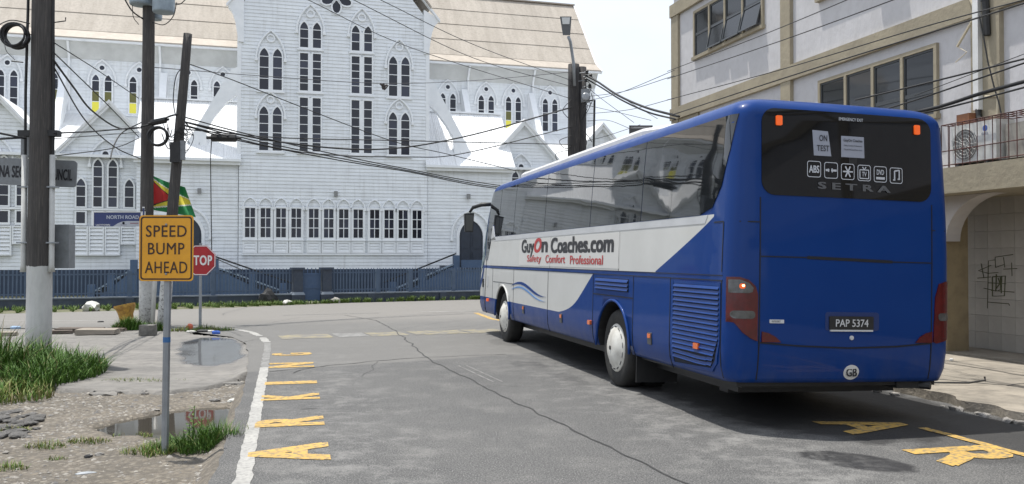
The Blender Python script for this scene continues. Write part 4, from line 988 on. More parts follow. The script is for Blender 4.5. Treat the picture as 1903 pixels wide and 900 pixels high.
for i in range(6):
    l = .865+i*.185; z = 2.555-.004*i; mb = MB(); o_, n_ = rrect(l-.075, l+.075, z-.08, z+.08, .025), rrect(l-.068, l+.068, z-.073, z+.073, .02)
    n = len(o_); mb.add([BK(p[0], p[1], .012) for p in o_]+[BK(p[0], p[1], .012) for p in n_], [(k, (k+1) % n, n+(k+1) % n, n+k) for k in range(n)])
    ic = mb.build('icon_frame', DECAL, bus); oo = (l, z)
    if i == 0: rt('icon_lettering', 'ABS', l, z, .11, .07, DECAL, .03, par=ic)
    if i == 1: bars('belt_symbol', [((-.06, 0), (-.02, 0)), ((.0, 0), (.06, 0))], ic, oo, wd=.02); bars('belt_buckle', [((-.03, .015), (-.03, -.015)), ((.01, .02), (.01, -.02))], ic, oo)
    if i == 2: bars('snowflake_symbol', [((-.055*math.cos(a), -.06*math.sin(a)), (.055*math.cos(a), .06*math.sin(a))) for a in (0, 1.047, 2.094)], ic, oo, wd=.014)
    if i == 3: bars('tv_symbol', [((-.05, -.055), (.05, -.055)), ((-.05, .03), (.05, .03)), ((-.05, -.055), (-.05, .03)), ((.05, -.055), (.05, .03)), ((0, .03), (-.02, .06)), ((0, .03), (.02, .06))], ic, oo, wd=.01); rt('icon_lettering', 'TV', l, z-.012, .05, .045, DECAL, .02, par=ic)
    if i == 4: rt('icon_lettering', 'DVD', l, z+.02, .08, .05, DECAL, .02, par=ic); bars('disc_tray', [((-.05, -.04), (.05, -.04))], ic, oo, wd=.024)
    if i == 5: bars('note_symbol', [((-.02, -.045), (-.02, .045)), ((.035, -.035), (.035, .055)), ((-.02, .045), (.035, .055)), ((-.038, -.045), (-.012, -.045)), ((.017, -.035), (.043, -.035))], ic, oo, wd=.014)
# side lettering
def st(name, s, s0, s1, z, ht, m, b=.03, shear=0): return text_mesh(name, s, abs(s1-s0), ht, m, bus, LS((s0+s1)/2, z, .006), (0, -1, 0), (0, 0, 1), b, .001, 1.0, shear)
BLK = pbr('black_vinyl', (.022, .022, .026), rough=.5); RDV = pbr('red_vinyl', (.42, .035, .035), rough=.5)
text_bg = patch('vinyl_panel', [(3.02, 1.525), (8.25, 1.525), (8.25, 1.99), (3.02, 1.99)], LS, .003, pbr('vinyl_white', (.535, .53, .51), rough=.5), step=.4, rim=.003)
st('company_lettering', 'Guy', 8.06, 7.22, 1.835, .30, BLK, .04); st('company_lettering', 'O', 7.18, 6.76, 1.875, .235, RDV, .05, .25); st('company_lettering', 'n', 6.70, 6.38, 1.845, .165, BLK, .04)
st('company_lettering', 'Coaches.com', 6.15, 3.26, 1.862, .235, BLK, .045)
for s, a, b in (('Safety', 7.64, 6.72), ('Comfort', 6.45, 5.36), ('Professional', 5.1, 3.64)): st('slogan_lettering', s, a, b, 1.635 if s != 'Comfort' else 1.645, .15 if s == 'Safety' else .125, RDV, .02)
st('maker_lettering', 'SETRA', 10.62, 10.30, 2.05, .03, INK, .01)
for dz, m, wd in ((0, BLUE, .055), (-.075, pbr('pale_blue', (.10, .24, .52), rough=.4), .035)):
    tp_ = []; bt = []
    for i in range(17):
        t_ = i/16; s = 8.76-2.36*t_; z = 1.12+dz+.085*math.sin(t_*math.pi*1.55+.25)-.02*t_; th = wd*math.sin(math.pi*min(1, t_*1.02+.02))**.8
        tp_.append((s, z+th*.5)); bt.append((s, z-th*.5))
    patch('wave_motif', tp_+bt[::-1], LS, .005, m, step=.12, rim=.003)
# ------------------------------------------------------------------ office building on the right
YB = .262
BD = V((-math.sin(YB), math.cos(YB), 0)); BN = V((math.cos(YB), math.sin(YB), 0)); N0 = 10.64
bld = empty('office_building', mtx=MX(((BN.x, BD.x, 0, BN.x*N0), (BN.y, BD.y, 0, BN.y*N0), (0, 0, 1, 0), (0, 0, 0, 1))))
tag(bld, 'pale rendered two-storey concrete building with beige bands and an arcade behind the bus', 'building')
def bhit(px, py, dn=0.0):
    r = ray(px, py); k = (N0+dn-V((0, 0, CAMH)).dot(BN))/r.dot(BN); p = V((0, 0, CAMH))+r*k; return V((dn, p.dot(BD), p.z))
BWALL = pbr('lilac_white_render', (.545, .535, .545), (.49, .48, .487), .7, .8, stretch=(1, 1, .45), fine=(5, (.40, .39, .39), .35), bumps=(9, .35, .02))
BBEI = pbr('beige_render', (.345, .30, .215), (.28, .245, .178), 1.0, .8, fine=(6, (.24, .205, .15), .45), bumps=(12, .3, .02))
BGLS = glass('dark_window_glass', (.02, .022, .025), .06, wav=.05, ws=2.0, rnd=3)
BALU = pbr('dark_sash', (.05, .055, .06), rough=.4)
MB().box(0, 8, -9, 22.42, 2.68, 9.6).build('wall', BWALL, bld); MB().box(.9, 8, -9, 22.42, 0, 2.68).build('ground_floor_wall', pbr('arcade_render', (.36, .345, .31), (.31, .295, .26), 1, .8), bld)
MB().box(-.10, .02, -9, 22.5, 5.43, 5.75).build('floor_band', BBEI, bld); MB().box(-.10, .02, -9, 22.5, 8.28, 8.62).build('floor_band', BBEI, bld); MB().box(-.15, .02, -9, 22.55, 9.3, 9.75).build('parapet_band', BBEI, bld)
MB().box(-.07, .02, 22.04, 22.46, 2.8, 8.28).build('corner_pilaster', BBEI, bld); MB().box(-.05, .02, 20.9, 22.03, 5.20, 5.42).build('lintel_band', BBEI, bld)
for y0, y1 in ((16.6, 16.97), (10.98, 11.55), (5.2, 5.7), (-.5, 0)): MB().box(-.085, .02, y0, y1, 2.8, 8.5).build('pilaster', BBEI, bld)
MB().box(-.56, 1.0, -9, 22.42, 2.66, 3.06).build('canopy_ledge', BBEI, bld)
def bwin(y0, y1, z0, z1, mul, split, opens):
    fr = MB()
    fr.box(-.06, .02, y0-.07, y1+.07, z1, z1+.07); fr.box(-.10, .02, y0-.10, y1+.10, z0-.08, z0)
    for y in [y0-.035]+mul+[y1+.035]: fr.box(-.06, .02, y-.035, y+.035, z0, z1)
    win = fr.build('window', BBEI, bld); ys = [y0]+mul+[y1]
    for i, (a, b) in enumerate(zip(ys[:-1], ys[1:])):
        a += .035 if i else 0; b -= .035 if i < len(ys)-2 else 0
        for k, (c, d) in enumerate(((z0, split), (split, z1))):
            op = math.radians(opens[i]) if k == 0 else 0
            def pt(x, y, z, dz=d):         # sash hinged at its top edge
                h = dz-z; return (-.015+x-h*math.sin(op), y, dz-h*math.cos(op))
            t_ = .035; mb = MB()
            for u0, u1, v0, v1 in ((a, b, c, c+t_), (a, b, d-t_, d), (a, a+t_, c+t_, d-t_), (b-t_, b, c+t_, d-t_)):
                mb.hexa([pt(-.02, u0, v0), pt(-.02, u1, v0), pt(.01, u1, v0), pt(.01, u0, v0), pt(-.02, u0, v1), pt(-.02, u1, v1), pt(.01, u1, v1), pt(.01, u0, v1)])
            sash = mb.build('sash', BALU, win)
            MB().add([pt(-.004, a+t_, c+t_), pt(-.004, a+t_, d-t_), pt(-.004, b-t_, d-t_), pt(-.004, b-t_, c+t_)], [(0, 1, 2, 3)]).build('pane', BGLS, win)
bwin(17.80, 21.08, 6.90, 8.04, [18.63, 19.48, 20.28], 7.48, [15, 13, 12, 0])
bwin(12.40, 15.58, 4.05, 5.16, [13.18, 13.97, 14.77], 4.45, [0, 0, 0, 0]); bwin(6.6, 9.8, 4.05, 5.16, [7.4, 8.2, 9.0], 4.45, [0, 0, 0, 0])
bwin(12.40, 15.58, 6.90, 8.04, [13.18, 13.97, 14.77], 7.48, [0, 15, 0, 0])
BRN = pbr('brown_pier_paint', (.30, .235, .135), (.24, .185, .11), 1.5, .75, fine=(5, (.13, .10, .06), .4))
SPAN = pbr('arch_white', (.52, .49, .47), (.44, .41, .39), 2, .75)
for y in (16.45, 12.2, 7.95, 3.7):
    MB().box(.0, .42, y, y+.42, .1, 2.66).build('pier', BRN, bld)
    for y_, s in ((y, -1), (y+.42, 1)):
        pts = [(y_, 2.655), (y_, 1.93), (y_+s*.12, 1.93)] + [(y_+s*(1.1-.98*math.cos(math.radians(a))), 1.93+.725*math.sin(math.radians(a))) for a in range(9, 91, 9)]
        n = len(pts); mb = MB(); mb.add([(-.12, p[0], p[1]) for p in pts]+[(.16, p[0], p[1]) for p in pts], [list(range(n)), list(range(2*n-1, n-1, -1))]+[[i, n+i, n+(i+1) % n, (i+1) % n] for i in range(n)])
        mb.build('arch_spandrel', SPAN, bld, fix=True)
MB().box(-.06, .9, -9, 22.4, -.05, .135).build('arcade_floor', CONCR, bld)
TILE = pbr('wall_tile', (.43, .41, .375), (.37, .35, .32), 2, .35, rnd=.05, fine=(8, (.34, .31, .27), .3))
tmsh = MB().hexa([(.885, 0, 0), (.885, .277, 0), (.9, .279, -.002), (.9, -.002, -.002), (.885, 0, .277), (.885, .277, .277), (.9, .279, .279), (.9, -.002, .279)]).mesh('tile', TILE)
for i in range(11):
    for j in range(9):
        o = link('tile', tmsh, bld); o.location = (R.uniform(-.0015, .0015), 9.75+i*.281, .14+j*.281)
GRAF = pbr('olive_spray', (.085, .09, .045), (.05, .055, .025), 12, .8)
mb = MB()
for ln in ([(568, 55), (668, 40)], [(568, 55), (570, 112)], [(570, 112), (620, 95), (622, 112)], [(622, 112), (615, 55)], [(545, 100), (475, 130), (530, 145), (585, 140)], [(490, 90), (505, 170)], [(470, 172), (545, 165)],
           [(565, 70), (530, 75), (525, 340)], [(553, 165), (625, 160), (620, 270), (553, 272), (553, 165)], [(575, 150), (572, 245), (600, 235), (597, 165)], [(605, 160), (603, 255)], [(505, 228), (560, 240)], [(530, 198), (628, 203)],
           [(545, 240), (675, 250)], [(525, 305), (645, 315), (648, 325)], [(615, 122), (690, 118)], [(660, 85), (662, 160)], [(585, 170), (595, 200), (570, 235)]):
    mb.tube([bhit(1660+x/3, 460+y/3, .882) for x, y in ln], .010 if 550 < ln[0][0] < 610 and ln[0][1] > 140 else .006, 5)
mb.build('graffiti', GRAF, bld)
# pipes on the facade
WP = pbr('white_pvc', (.70, .70, .69), (.6, .6, .58), 3, .4)
def bthing(name, label, cat): e = empty(name, mtx=bld.matrix_basis.copy()); return tag(e, label, cat)
e = bthing('downpipe', 'white square plastic downpipe running down the beige pilaster above the cage', 'pipe'); MB().box(-.17, -.088, 11.31, 11.42, 3.95, 9.0).build('pipe', WP, e); MB().tube([(-.13, 11.36, 3.96), (-.14, 11.34, 3.84), (-.15, 11.27, 3.74)], .045, 8).build('outlet_hose', BLACKP, e)
e = bthing('cable_bundle', 'thick black insulated pipe bundle beside the white downpipe', 'pipe'); MB().tube([(-.14, 11.2, 9.0), (-.14, 11.21, 6.4), (-.13, 11.17, 5.06)], .055, 8).build('sleeve', BLACKP, e)
for z in (5.6, 6.6): MB().tube([(-.14, 11.2, z), (-.14, 11.2, z+.05)], .065, 8).build('strap', BALU, e)
CRM = pbr('cream_conduit', (.5, .44, .32), rough=.6)
e = bthing('conduit', 'broken cream conduit bent into a zigzag below the beige floor band', 'pipe'); q = [bhit(x, y, -.13) for x, y in ((1797, -15), (1815, 25), (1779, 87), (1797, 97), (1776, 116))]; MB().tube(q[:3], .022, 6).build('tube', CRM, e); MB().tube(q[2:], .008, 5).build('frayed_wire', CRM, e)
e = bthing('loose_cable', 'thin dark cable dropping along the white downpipe into the cage', 'cable'); MB().tube([bhit(x, y, -.2) for x, y in ((1820, 30), (1828, 70), (1836, 115), (1847, 160), (1856, 190), (1862, 218))], .012, 5).build('wire', BLACKP, e)
e = bthing('drain_pipe', 'thin beige pipe with a short elbow right of the downpipe', 'pipe'); MB().tube([(-.10, 11.02, 3.75), (-.10, 11.0, 4.1), (-.10, 11.25, 4.14)], .02, 6).build('tube', CRM, e)
# air conditioners and their cage
ACW = pbr('ac_white', (.62, .62, .60), (.5, .5, .48), 3, .45, fine=(9, (.33, .3, .26), .4))
ac = bthing('air_conditioner', 'white outdoor air conditioner unit inside the red cage on the ledge', 'air conditioner')
MB().box(-.50, -.17, 10.62, 11.50, 3.10, 3.69).build('casing', ACW, ac)
MB().lathe([(.0005, .012), (.235, .012), (.24, 0)], (-.50, 11.22, 3.38), (-1, 0, 0), 28).build('fan_opening', pbr('fan_dark', (.20, .195, .185), rough=.7), ac)
for r in (.05, .10, .15, .20, .237): MB().tube([(-.517, 11.22+r*math.cos(6.283*i/24), 3.38+r*math.sin(6.283*i/24)) for i in range(25)], .004, 4).build('grille_ring', ACW, ac)
for i in range(8): a = math.pi*i/8; MB().tube([(-.519, 11.22-.236*math.cos(a), 3.38-.236*math.sin(a)), (-.519, 11.22+.236*math.cos(a), 3.38+.236*math.sin(a))], .003, 4).build('grille_spoke', ACW, ac)
for y in (10.8, 11.37): MB().box(-.52, -.16, y-.03, y+.03, 3.06, 3.10).build('foot', BALU, ac)
lg = MB().lathe([(.0005, .003), (.045, .003), (.046, 0)], (-.5, 10.83, 3.58), (-1, 0, 0), 18).build('logo_disc', pbr('logo_blue', (.05, .10, .33)), ac)
text_mesh('logo_lettering', 'GREE', .13, .035, pbr('logo_grey', (.15, .18, .3)), ac, (-.503, 10.83, 3.50), (0, -1, 0), (0, 0, 1), .01)
ac2 = bthing('air_conditioner', 'grimy older air conditioner casing at the near end of the cage', 'air conditioner')
MB().box(-.40, -.10, 10.12, 10.55, 3.10, 3.60).build('casing', pbr('ac_grime', (.34, .32, .28), (.22, .2, .18), 5, .6), ac2); MB().tube([(-.2, 10.55, 3.3), (-.25, 10.64, 3.42), (-.2, 10.7, 3.35)], .02, 6).build('refrigerant_pipe', BLACKP, ac2)
RUST = pbr('rusty_red_bar', (.085, .022, .018), (.05, .02, .016), 8, .7)
cg = bthing('security_cage', 'rusty red steel bar cage around the air conditioner on the ledge', 'cage')
def bar(a, b, r=.007): MB().tube([a, b], r, 5).build('bar', RUST, cg)
for z in (3.10, 3.32, 3.73): bar((-.55, 10.05, z), (-.55, 11.66, z), .009)
for y in frange(10.05, 11.66, .146): bar((-.55, y, 3.06), (-.55, y, 3.73)); bar((-.55, y, 3.73), (-.03, y, 3.73))
for x in (-.55, -.4, -.25, -.03): bar((x, 10.05, 3.73), (x, 11.66, 3.73)); bar((x, 10.05, 3.06), (x, 10.05, 3.73)); bar((x, 11.66, 3.06), (x, 11.66, 3.73))
bar((-.55, 10.05, 3.32), (-.03, 10.05, 3.32))
e = bthing('rusty_bracket', 'rusty brown steel plate standing on the cage under the downpipe', 'bracket'); MB().box(-.30, -.09, 11.36, 11.62, 3.735, 3.90).build('plate', pbr('rust_plate', (.22, .09, .04), (.14, .06, .03), 6, .8), e)

# ------------------------------------------------------------------ poles
def wood(name, zpaint, c1=(.078, .072, .068), c2=(.040, .037, .036), flake=.0):
    m, t, p = nodes(name); P = pos(t); sx = t.nodes.new('ShaderNodeSeparateXYZ'); t.links.new(P, sx.inputs[0])
    c = mix_rgb(t, nz(t, P, 6, 6, .7, lo=.3, hi=.7, stretch=(3, 3, .25)), c1, c2)
    c = mix_rgb(t, mth(t, 'MULTIPLY', nz(t, P, 18, 4, .7, lo=.52, hi=.7, stretch=(3, 3, .12)), .6), c, (.16, .14, .12))
    if zpaint:
        f = mth(t, 'LESS_THAN', mth(t, 'ADD', sx.outputs[2], mth(t, 'MULTIPLY', nz(t, P, 9, 3, lo=0, hi=1), .06)), zpaint+.03)
        wt = mix_rgb(t, nz(t, P, 4, 6, .7, lo=.35, hi=.75, stretch=(1, 1, .4)), (.58, .58, .56), (.42, .42, .41))
        if flake: wt = mix_rgb(t, mth(t, 'MULTIPLY', nz(t, P, 14, 6, .75, lo=.5, hi=.62), mth(t, 'MULTIPLY_ADD', sx.outputs[2], -.75, flake, clamp=True)), wt, (.05, .045, .04))
        c = mix_rgb(t, f, c, wt)
    t.links.new(c, p.inputs['Base Color']); p.inputs['Roughness'].default_value = .85
    bump(t, p, nz(t, P, 14, 6, .7, lo=.2, hi=.8, stretch=(3, 3, .15)), .6, .02); return m
def pole(name, label, base, top, r0, r1, m, group=None):
    base = V(base); top = V(top); e = empty(name, base); tag(e, label, 'pole', group); d = top-base; path = []; rr = []
    for i in range(15):
        t_ = i/14; path.append(d*t_ + V((.012*noise.noise(V((i*.6, r0*90, 1))), .012*noise.noise(V((i*.6, 3, r0*90))), 0))); rr.append(r0+(r1-r0)*t_)
    MB().tube(path, rr, 14).build('shaft', m, e, True); return e
GREYM = pbr('grey_metal_box', (.22, .235, .25), (.17, .18, .19), 3, .5, fine=(10, (.1, .1, .1), .3)); GALV = pbr('galvanised_steel', (.30, .32, .34), (.22, .235, .25), 5, .45, metal=.5)
WPIPE = pbr('weathered_white_pipe', (.52, .52, .50), (.42, .42, .40), 4, .5)
PL = at(71, 640, 15.2); PL.z = -.08
lp = pole('utility_pole', 'thick timber utility pole with white painted foot standing in tall grass at left', PL, (PL.x+.06, 15.2, 9.0), .205, .165, wood('pole_timber', 1.6))
for dx, sg in ((-.235, 'l'), (.24, 'r')):
    c = MB().tube([(dx, -.05, 1.50), (dx, -.05, 1.62), (dx, -.05, 3.5)], [.058, .046, .046], 10).build('conduit', WPIPE, lp, True)
    for z in (2.0, 2.95): MB().box(dx-.1, dx+.1, -.11, .0, z-.012, z+.012).build('strap', GALV, c)
    MB().tube([(dx, -.03, 3.45), (dx*1.02, -.03, 4.6), (dx*.9, -.03, 6.0), (dx*.8, -.02, 8.8)], .026, 6).build('riser_cable', BLACKP, lp)
    MB().box(dx-.10, dx+.10, -.10, .06, 3.82, 3.92).build('cable_clamp', BLACKP, lp)
bx_ = MB().box(-.36, .42, .18, .40, 1.56, 2.32).build('equipment_box', GREYM, lp)
MB().box(-.44, -.16, .20, .36, 3.5, 3.85).build('meter_box', GREYM, lp)
MB().tube([(-.30, 0, 5.1), (-.45, -.1, 5.1)], .012, 5).build('step_iron', BLACKP, lp); MB().tube([(.16, 0, 5.78), (.45, -.06, 5.80), (.45, -.06, 5.86)], .01, 5).build('bracket_arm', BLACKP, lp)
def coil(name, label, c, r, n, rt_=.015, parent=None, tilt=.15):
    e = empty(name, c); tag(e, label, 'cable coil')
    for k in range(n):
        ph = R.uniform(0, 6); rr = r*R.uniform(.86, 1.04); dy = R.uniform(-.05, .05)
        MB().tube([(rr*math.cos(6.283*i/28)*R.uniform(.985, 1.015), dy+.05*math.sin(6.283*i/28+ph), rr*math.sin(6.283*i/28)) for i in range(29)], rt_, 6).build('loop', BLACKP, e, True)
    return e
coil('cable_coil', 'round coil of black cable hanging left of the thick timber pole', at(28, 66, 15.0), .21, 7, .018)
# council notice board behind the pole
cb = empty('council_sign', at(52, 345, 15.6)); tag(cb, 'grey council name board partly hidden behind the thick timber pole', 'sign')
sg = MB(); o_ = rrect(-1.25, .84, .0, .47, .06); sg.ext(o_, 0, .03).build('board', GREYM, cb); 
cb.rotation_euler = (0, math.radians(2.4), 0)
text_mesh('lettering', 'GUYANA SEC', .78, .20, INK, cb, (-.085, -.004, .235), (1, 0, 0), (0, 0, 1), .03, .002, al='R'); text_mesh('lettering', 'COUNCIL', .50, .19, INK, cb, (.77, -.004, .215), (1, 0, 0), (0, 0, 1), .03, .002, al='R')
for x in (-.9, .2): MB().tube([(x, .06, -3.2), (x, .06, .42)], .025, 8).build('post', GALV, cb)

PM = V((-9.02, 21.9, -.05))
mp_o = pole('transformer_pole', 'timber pole carrying grey transformers, white paint on its foot', PM, (-9.0, 21.9, 9.4), .165, .135, wood('pole_timber_mid', 1.15, flake=1.0))
TR = pbr('transformer_grey', (.30, .36, .40), (.24, .29, .33), 2, .45, fine=(8, (.16, .18, .2), .3))
for nm, px, py, r, Y in (('left', 262, 10, .27, 21.75), ('right', 304, 24, .26, 21.6), ('back', 288, 37, .17, 22.2)):
    b = at(px, py, Y); e = empty('transformer', b); tag(e, 'grey cylindrical transformer, the %s one on the pole top' % {'left': 'left', 'right': 'larger right', 'back': 'smaller rear'}[nm], 'transformer')
    MB().lathe([(r*.93, 0), (r, .03), (r, 1.0), (r*.96, 1.04), (r*.3, 1.12)], (0, 0, 0), (0, 0, 1), 24).build('tank', TR, e, False)
    MB().lathe([(r*1.03, .95), (r*1.03, 1.0)], (0, 0, 0), (0, 0, 1), 24).build('lid_band', TR, e); MB().tube([(r*.4, 0, 1.05), (r*.4, 0, 1.35)], .04, 8).build('bushing', GALV, e)
    MB().box(-.06+(.2 if px < 280 else -.2), .06+(.2 if px < 280 else -.2), .05, .3, .3, .5).build('hanger', GALV, e)
LN = V((-8.46, 21.55, -.05))
lnp = pole('leaning_pole', 'short leaning timber pole with peeling white foot beside the transformer pole', LN, at(349, 63, 21.55), .15, .10, wood('pole_timber_lean', 1.2, (.066, .062, .059), flake=1.5))
dv = empty('junction_box', at(328, 282, 21.35)); tag(dv, 'dark plastic junction box strapped to the leaning pole', 'junction box'); MB().box(-.13, .10, -.08, .05, -.26, .22).build('housing', BLACKP, dv); MB().box(.10, .20, -.05, .05, -.2, .26).build('side_box', GREYM, dv)
coil('cable_coil', 'ring of black cable hung between the transformer pole and the leaning pole', at(294, 254, 21.5), .23, 7, .02)
def closure(label, a, b, r, hang=0):
    e = empty('cable_closure', a); tag(e, label, 'cable closure'); d = b-a
    MB().tube([d*0, d*.12, d*.15, d*.85, d*.88, d], [r*.4, r*.4, r, r, r*.4, r*.4], 8).build('sleeve', BLACKP, e)
    if hang: MB().tube([d*.15, d*.15+V((-.03, 0, -.5)), d*.15+V((.02, 0, -hang))], .012, 5).build('drop_wire', BLACKP, e)
closure('black cable splice sleeve beside the transformer pole above the coil', at(276, 230, 21.5), at(314, 222, 21.5), .075)
closure('long black splice box hanging from the cables right of the leaning pole', at(384, 256, 22.5), at(448, 257, 22.5), .10, 3.2)
e = empty('pole_conduit', gp(283, 612)); tag(e, 'white plastic conduit rising beside the transformer pole foot', 'pipe'); MB().tube([(0, 0, 0), (.02, .1, 1.2), (-.03, .3, 2.0)], .05, 8).build('tube', WPIPE, e, True)
ml = at(1072, 400, 30)
rp_ = pole('lamp_pole', 'dark double timber pole beyond the bus carrying a street lamp', (ml.x-.12, 30, 0), (ml.x-.10, 30, at(1070, 120, 30).z), .21, .19, wood('pole_timber_far', 0, (.045, .042, .042), (.022, .021, .022)))
MB().tube([(.27, .12, 0), (.28, .12, 4), (.29, .12, at(1080, 124, 30).z)], .17, 12).build('second_shaft', rp_.children[0].data.materials[0], rp_, True)
lmp = empty('street_lamp', at(1068, 150, 29.7)); tag(lmp, 'grey street lamp on a thin arm above the dark double pole', 'street lamp')
a0 = at(1068, 150, 29.7); q = [at(1068, 160, 29.7)-a0, at(1066, 118, 29.7)-a0, at(1060, 78, 29.6)-a0, at(1056, 68, 29.5)-a0]; MB().tube(q, .05, 8).build('arm', GALV, lmp, True)
c = at(1052, 40, 29.4)-a0; mb = MB(); mb.hexa([c+V(p) for p in [(-.20, -.05, .15), (.18, -.05, .15), (.14, .05, -.45), (-.10, .05, -.45), (-.20, .12, .18), (.18, .12, .18), (.14, .16, -.42), (-.10, .16, -.42)]]); mb.build('lamp_head', pbr('lamp_housing', (.10, .105, .11), rough=.5), lmp)
MB().add([c+V(p) for p in [(-.15, -.056, .12), (.13, -.056, .12), (.11, -.032, -.10), (-.12, -.032, -.10)]], [(0, 1, 2, 3)]).build('lens', pbr('lamp_lens', (.55, .56, .55), rough=.2), lmp)
mt = empty('meter', at(1088, 178, 29.6)); tag(mt, 'round grey electricity meter on the dark double pole', 'meter'); MB().box(-.14, .14, -.05, .1, -.22, .22).build('case', GREYM, mt); MB().lathe([(.13, 0), (.13, .08), (.10, .11), (.0005, .12)], (0, -.05, -.05), (0, -1, 0), 18).build('dial', pbr('meter_glass', (.3, .32, .34), rough=.2), mt)
for k, (x, y) in enumerate(((1091, 134), (1098, 141), (1089, 149), (1096, 160))):
    e = empty('insulator', at(x, y, 29.7)); tag(e, 'small dark insulator clamped to the right edge of the double pole', 'insulator', 'insulators on the dark double pole'); MB().lathe([(.03, -.07), (.06, -.05), (.035, -.01), (.06, .03), (.02, .07)], (0, 0, 0), (0, 0, 1), 10).build('shed', BLACKP, e)
    MB().tube([(0, 0, 0), (-.25, .1, -.02)], .015, 5).build('bracket', GALV, e)
vp_ = empty('service_mast', at(1101, 285, 29.6)); tag(vp_, 'thin black service mast right of the dark double pole', 'pole'); MB().tube([(0, 0, -2.0), at(1105, 186, 29.6)-at(1101, 285, 29.6), at(1085, 190, 29.6)-at(1101, 285, 29.6)], .035, 6).build('tube', BLACKP, vp_)
fs_ = empty('far_board', at(1196, 238, 34)); tag(fs_, 'small dark lettered board peeping over the white bus roof', 'sign'); MB().box(-.55, .35, 0, .05, -.55, .10).build('board', pbr('far_board_grey', (.06, .06, .06)), fs_); MB().box(-.48, .28, -.012, 0, -.02, .04).build('lettering_band', pbr('far_letter', (.3, .3, .3)), fs_); MB().tube([(-.1, .05, -4.5), (-.1, .05, 0)], .04, 6).build('post', GALV, fs_)

# ------------------------------------------------------------------ signs and flag
SY = pbr('amber_sign_sheet', (.73, .35, .016), (.67, .31, .013), 2.5, .45, fine=(30, (.5, .22, .02), .25)); SBR = pbr('sign_brown', (.035, .014, .008), rough=.5)
sb = gp(306, 845, VZ); sgn = empty('speed_bump_sign', sb); tag(sgn, 'yellow rectangular SPEED BUMP AHEAD sign on a grey steel post', 'sign')
tp0 = at(314, 402, sb.y)-sb; MB().tube([(0, 0, -.1), tp0*.5, tp0], .034, 8).build('post', GALV, sgn); 
tz = (at(310, 585, sb.y)-sb); MB().tube([tp0*.47-V((0, 0, 0)), tp0*.492], .0355, 8).build('tape_band', pbr('blue_tape', (.03, .12, .30)), sgn)
cc = at(313, 461.5, sb.y)-sb+V((0, -.05, 0)); hw, hh = .247, .30
pt_ = MB().ext([(cc.x+x, cc.z+z) for x, z in rrect(-hw, hw, -hh, hh, .03)], cc.y, cc.y+.004).build('plate', SY, sgn)
MB().ring([(cc.x+x, cc.z+z) for x, z in rrect(-hw+.012, hw-.012, -hh+.012, hh-.012, .028)], [(cc.x+x, cc.z+z) for x, z in rrect(-hw+.025, hw-.025, -hh+.025, hh-.025, .02)], cc.y-.002, cc.y).build('border', SBR, pt_)
for s, z, wd in (('SPEED', .155, .37), ('BUMP', -.005, .33), ('AHEAD', -.175, .385)): text_mesh('lettering', s, wd, .105, SBR, pt_, (cc.x+(.0), cc.y-.001, cc.z+z), (1, 0, 0), (0, 0, 1), .006, .002, 1.08)
for z in (.215, -.235): MB().lathe([(.010, 0), (.010, .008), (.0005, .01)], (cc.x, cc.y, cc.z+z), (0, -1, 0), 8).build('bolt', GALV, pt_)
ss = gp(372, 612); stp = empty('stop_sign', ss); tag(stp, 'red octagonal STOP sign partly hidden behind the yellow sign', 'sign')
MB().box(-.028, .028, -.02, .02, -.1, 2.0).build('post', GALV, stp)
cz = (at(374, 484, ss.y)-ss); oct_ = lambda r: [(cz.x+r*math.cos(math.radians(22.5+45*i)), cz.z+r*math.sin(math.radians(22.5+45*i))) for i in range(8)]
pl_ = MB().ext(oct_(.375), -.035, -.03).build('plate', pbr('stop_red', (.40, .016, .022), (.33, .014, .02), 4, .45), stp); SWH = pbr('sign_white', (.72, .72, .70), rough=.5)
MB().ring(oct_(.368), oct_(.350), -.037, -.035).build('border', SWH, pl_); text_mesh('lettering', 'STOP', .52, .22, SWH, pl_, (cz.x, -.037, cz.z), (1, 0, 0), (0, 0, 1), .03, .002, 1.1)
NAVY = pbr('navy_sign', (.022, .035, .13), (.03, .045, .15), 3, .4)
ns = empty('street_name_sign', at(219, 408, 21.6)); tag(ns, 'navy NORTH ROAD street name plate fixed to the transformer pole', 'sign')
o = MB().box(-.58, .56, 0, .03, -.17, .17).build('plate', NAVY, ns); MB().box(-.60, .58, -.01, .04, .17, .195).build('top_frame', SWH, ns); MB().box(-.60, -.58, -.01, .04, -.17, .17).build('side_frame', SWH, ns)
MB().box(.56, .66, -.01, .04, -.18, .195).build('fixing_bracket', SWH, ns)
text_mesh('lettering', 'NORTH ROAD', .78, .085, pbr('sign_pale', (.42, .45, .52)), o, (.12, -.001, .055), (1, 0, 0), (0, 0, 1), .03, .002)
text_mesh('lettering', 'LACYTOWN', .34, .04, SWH, o, (-.36, -.001, -.135), (1, 0, 0), (0, 0, 1), .02, .002)
MB().ext([(-.12, -.17), (.56, -.17), (.56, -.04), (.22, -.04), (.10, -.055), (.0, -.095), (-.06, -.135)], -.003, 0).build('sponsor_panel', pbr('sponsor_pale', (.42, .44, .48), rough=.5), o)
MB().lathe([(.0005, .002), (.03, .002)], (.14, -.003, -.09), (0, -1, 0), 14).build('sponsor_mark', pbr('sponsor_grey', (.1, .11, .14)), o); MB().box(.07, .22, -.005, -.003, -.14, -.125).build('sponsor_line', pbr('sponsor_grey2', (.2, .21, .25)), o); MB().box(.30, .50, -.005, -.003, -.11, -.08).build('sponsor_line', pbr('sponsor_red', (.28, .18, .2)), o)
n2 = empty('street_name_sign', at(266, 404, 21.45), math.radians(-68)); tag(n2, 'second navy street plate seen nearly edge-on beside the yellow sign', 'sign')
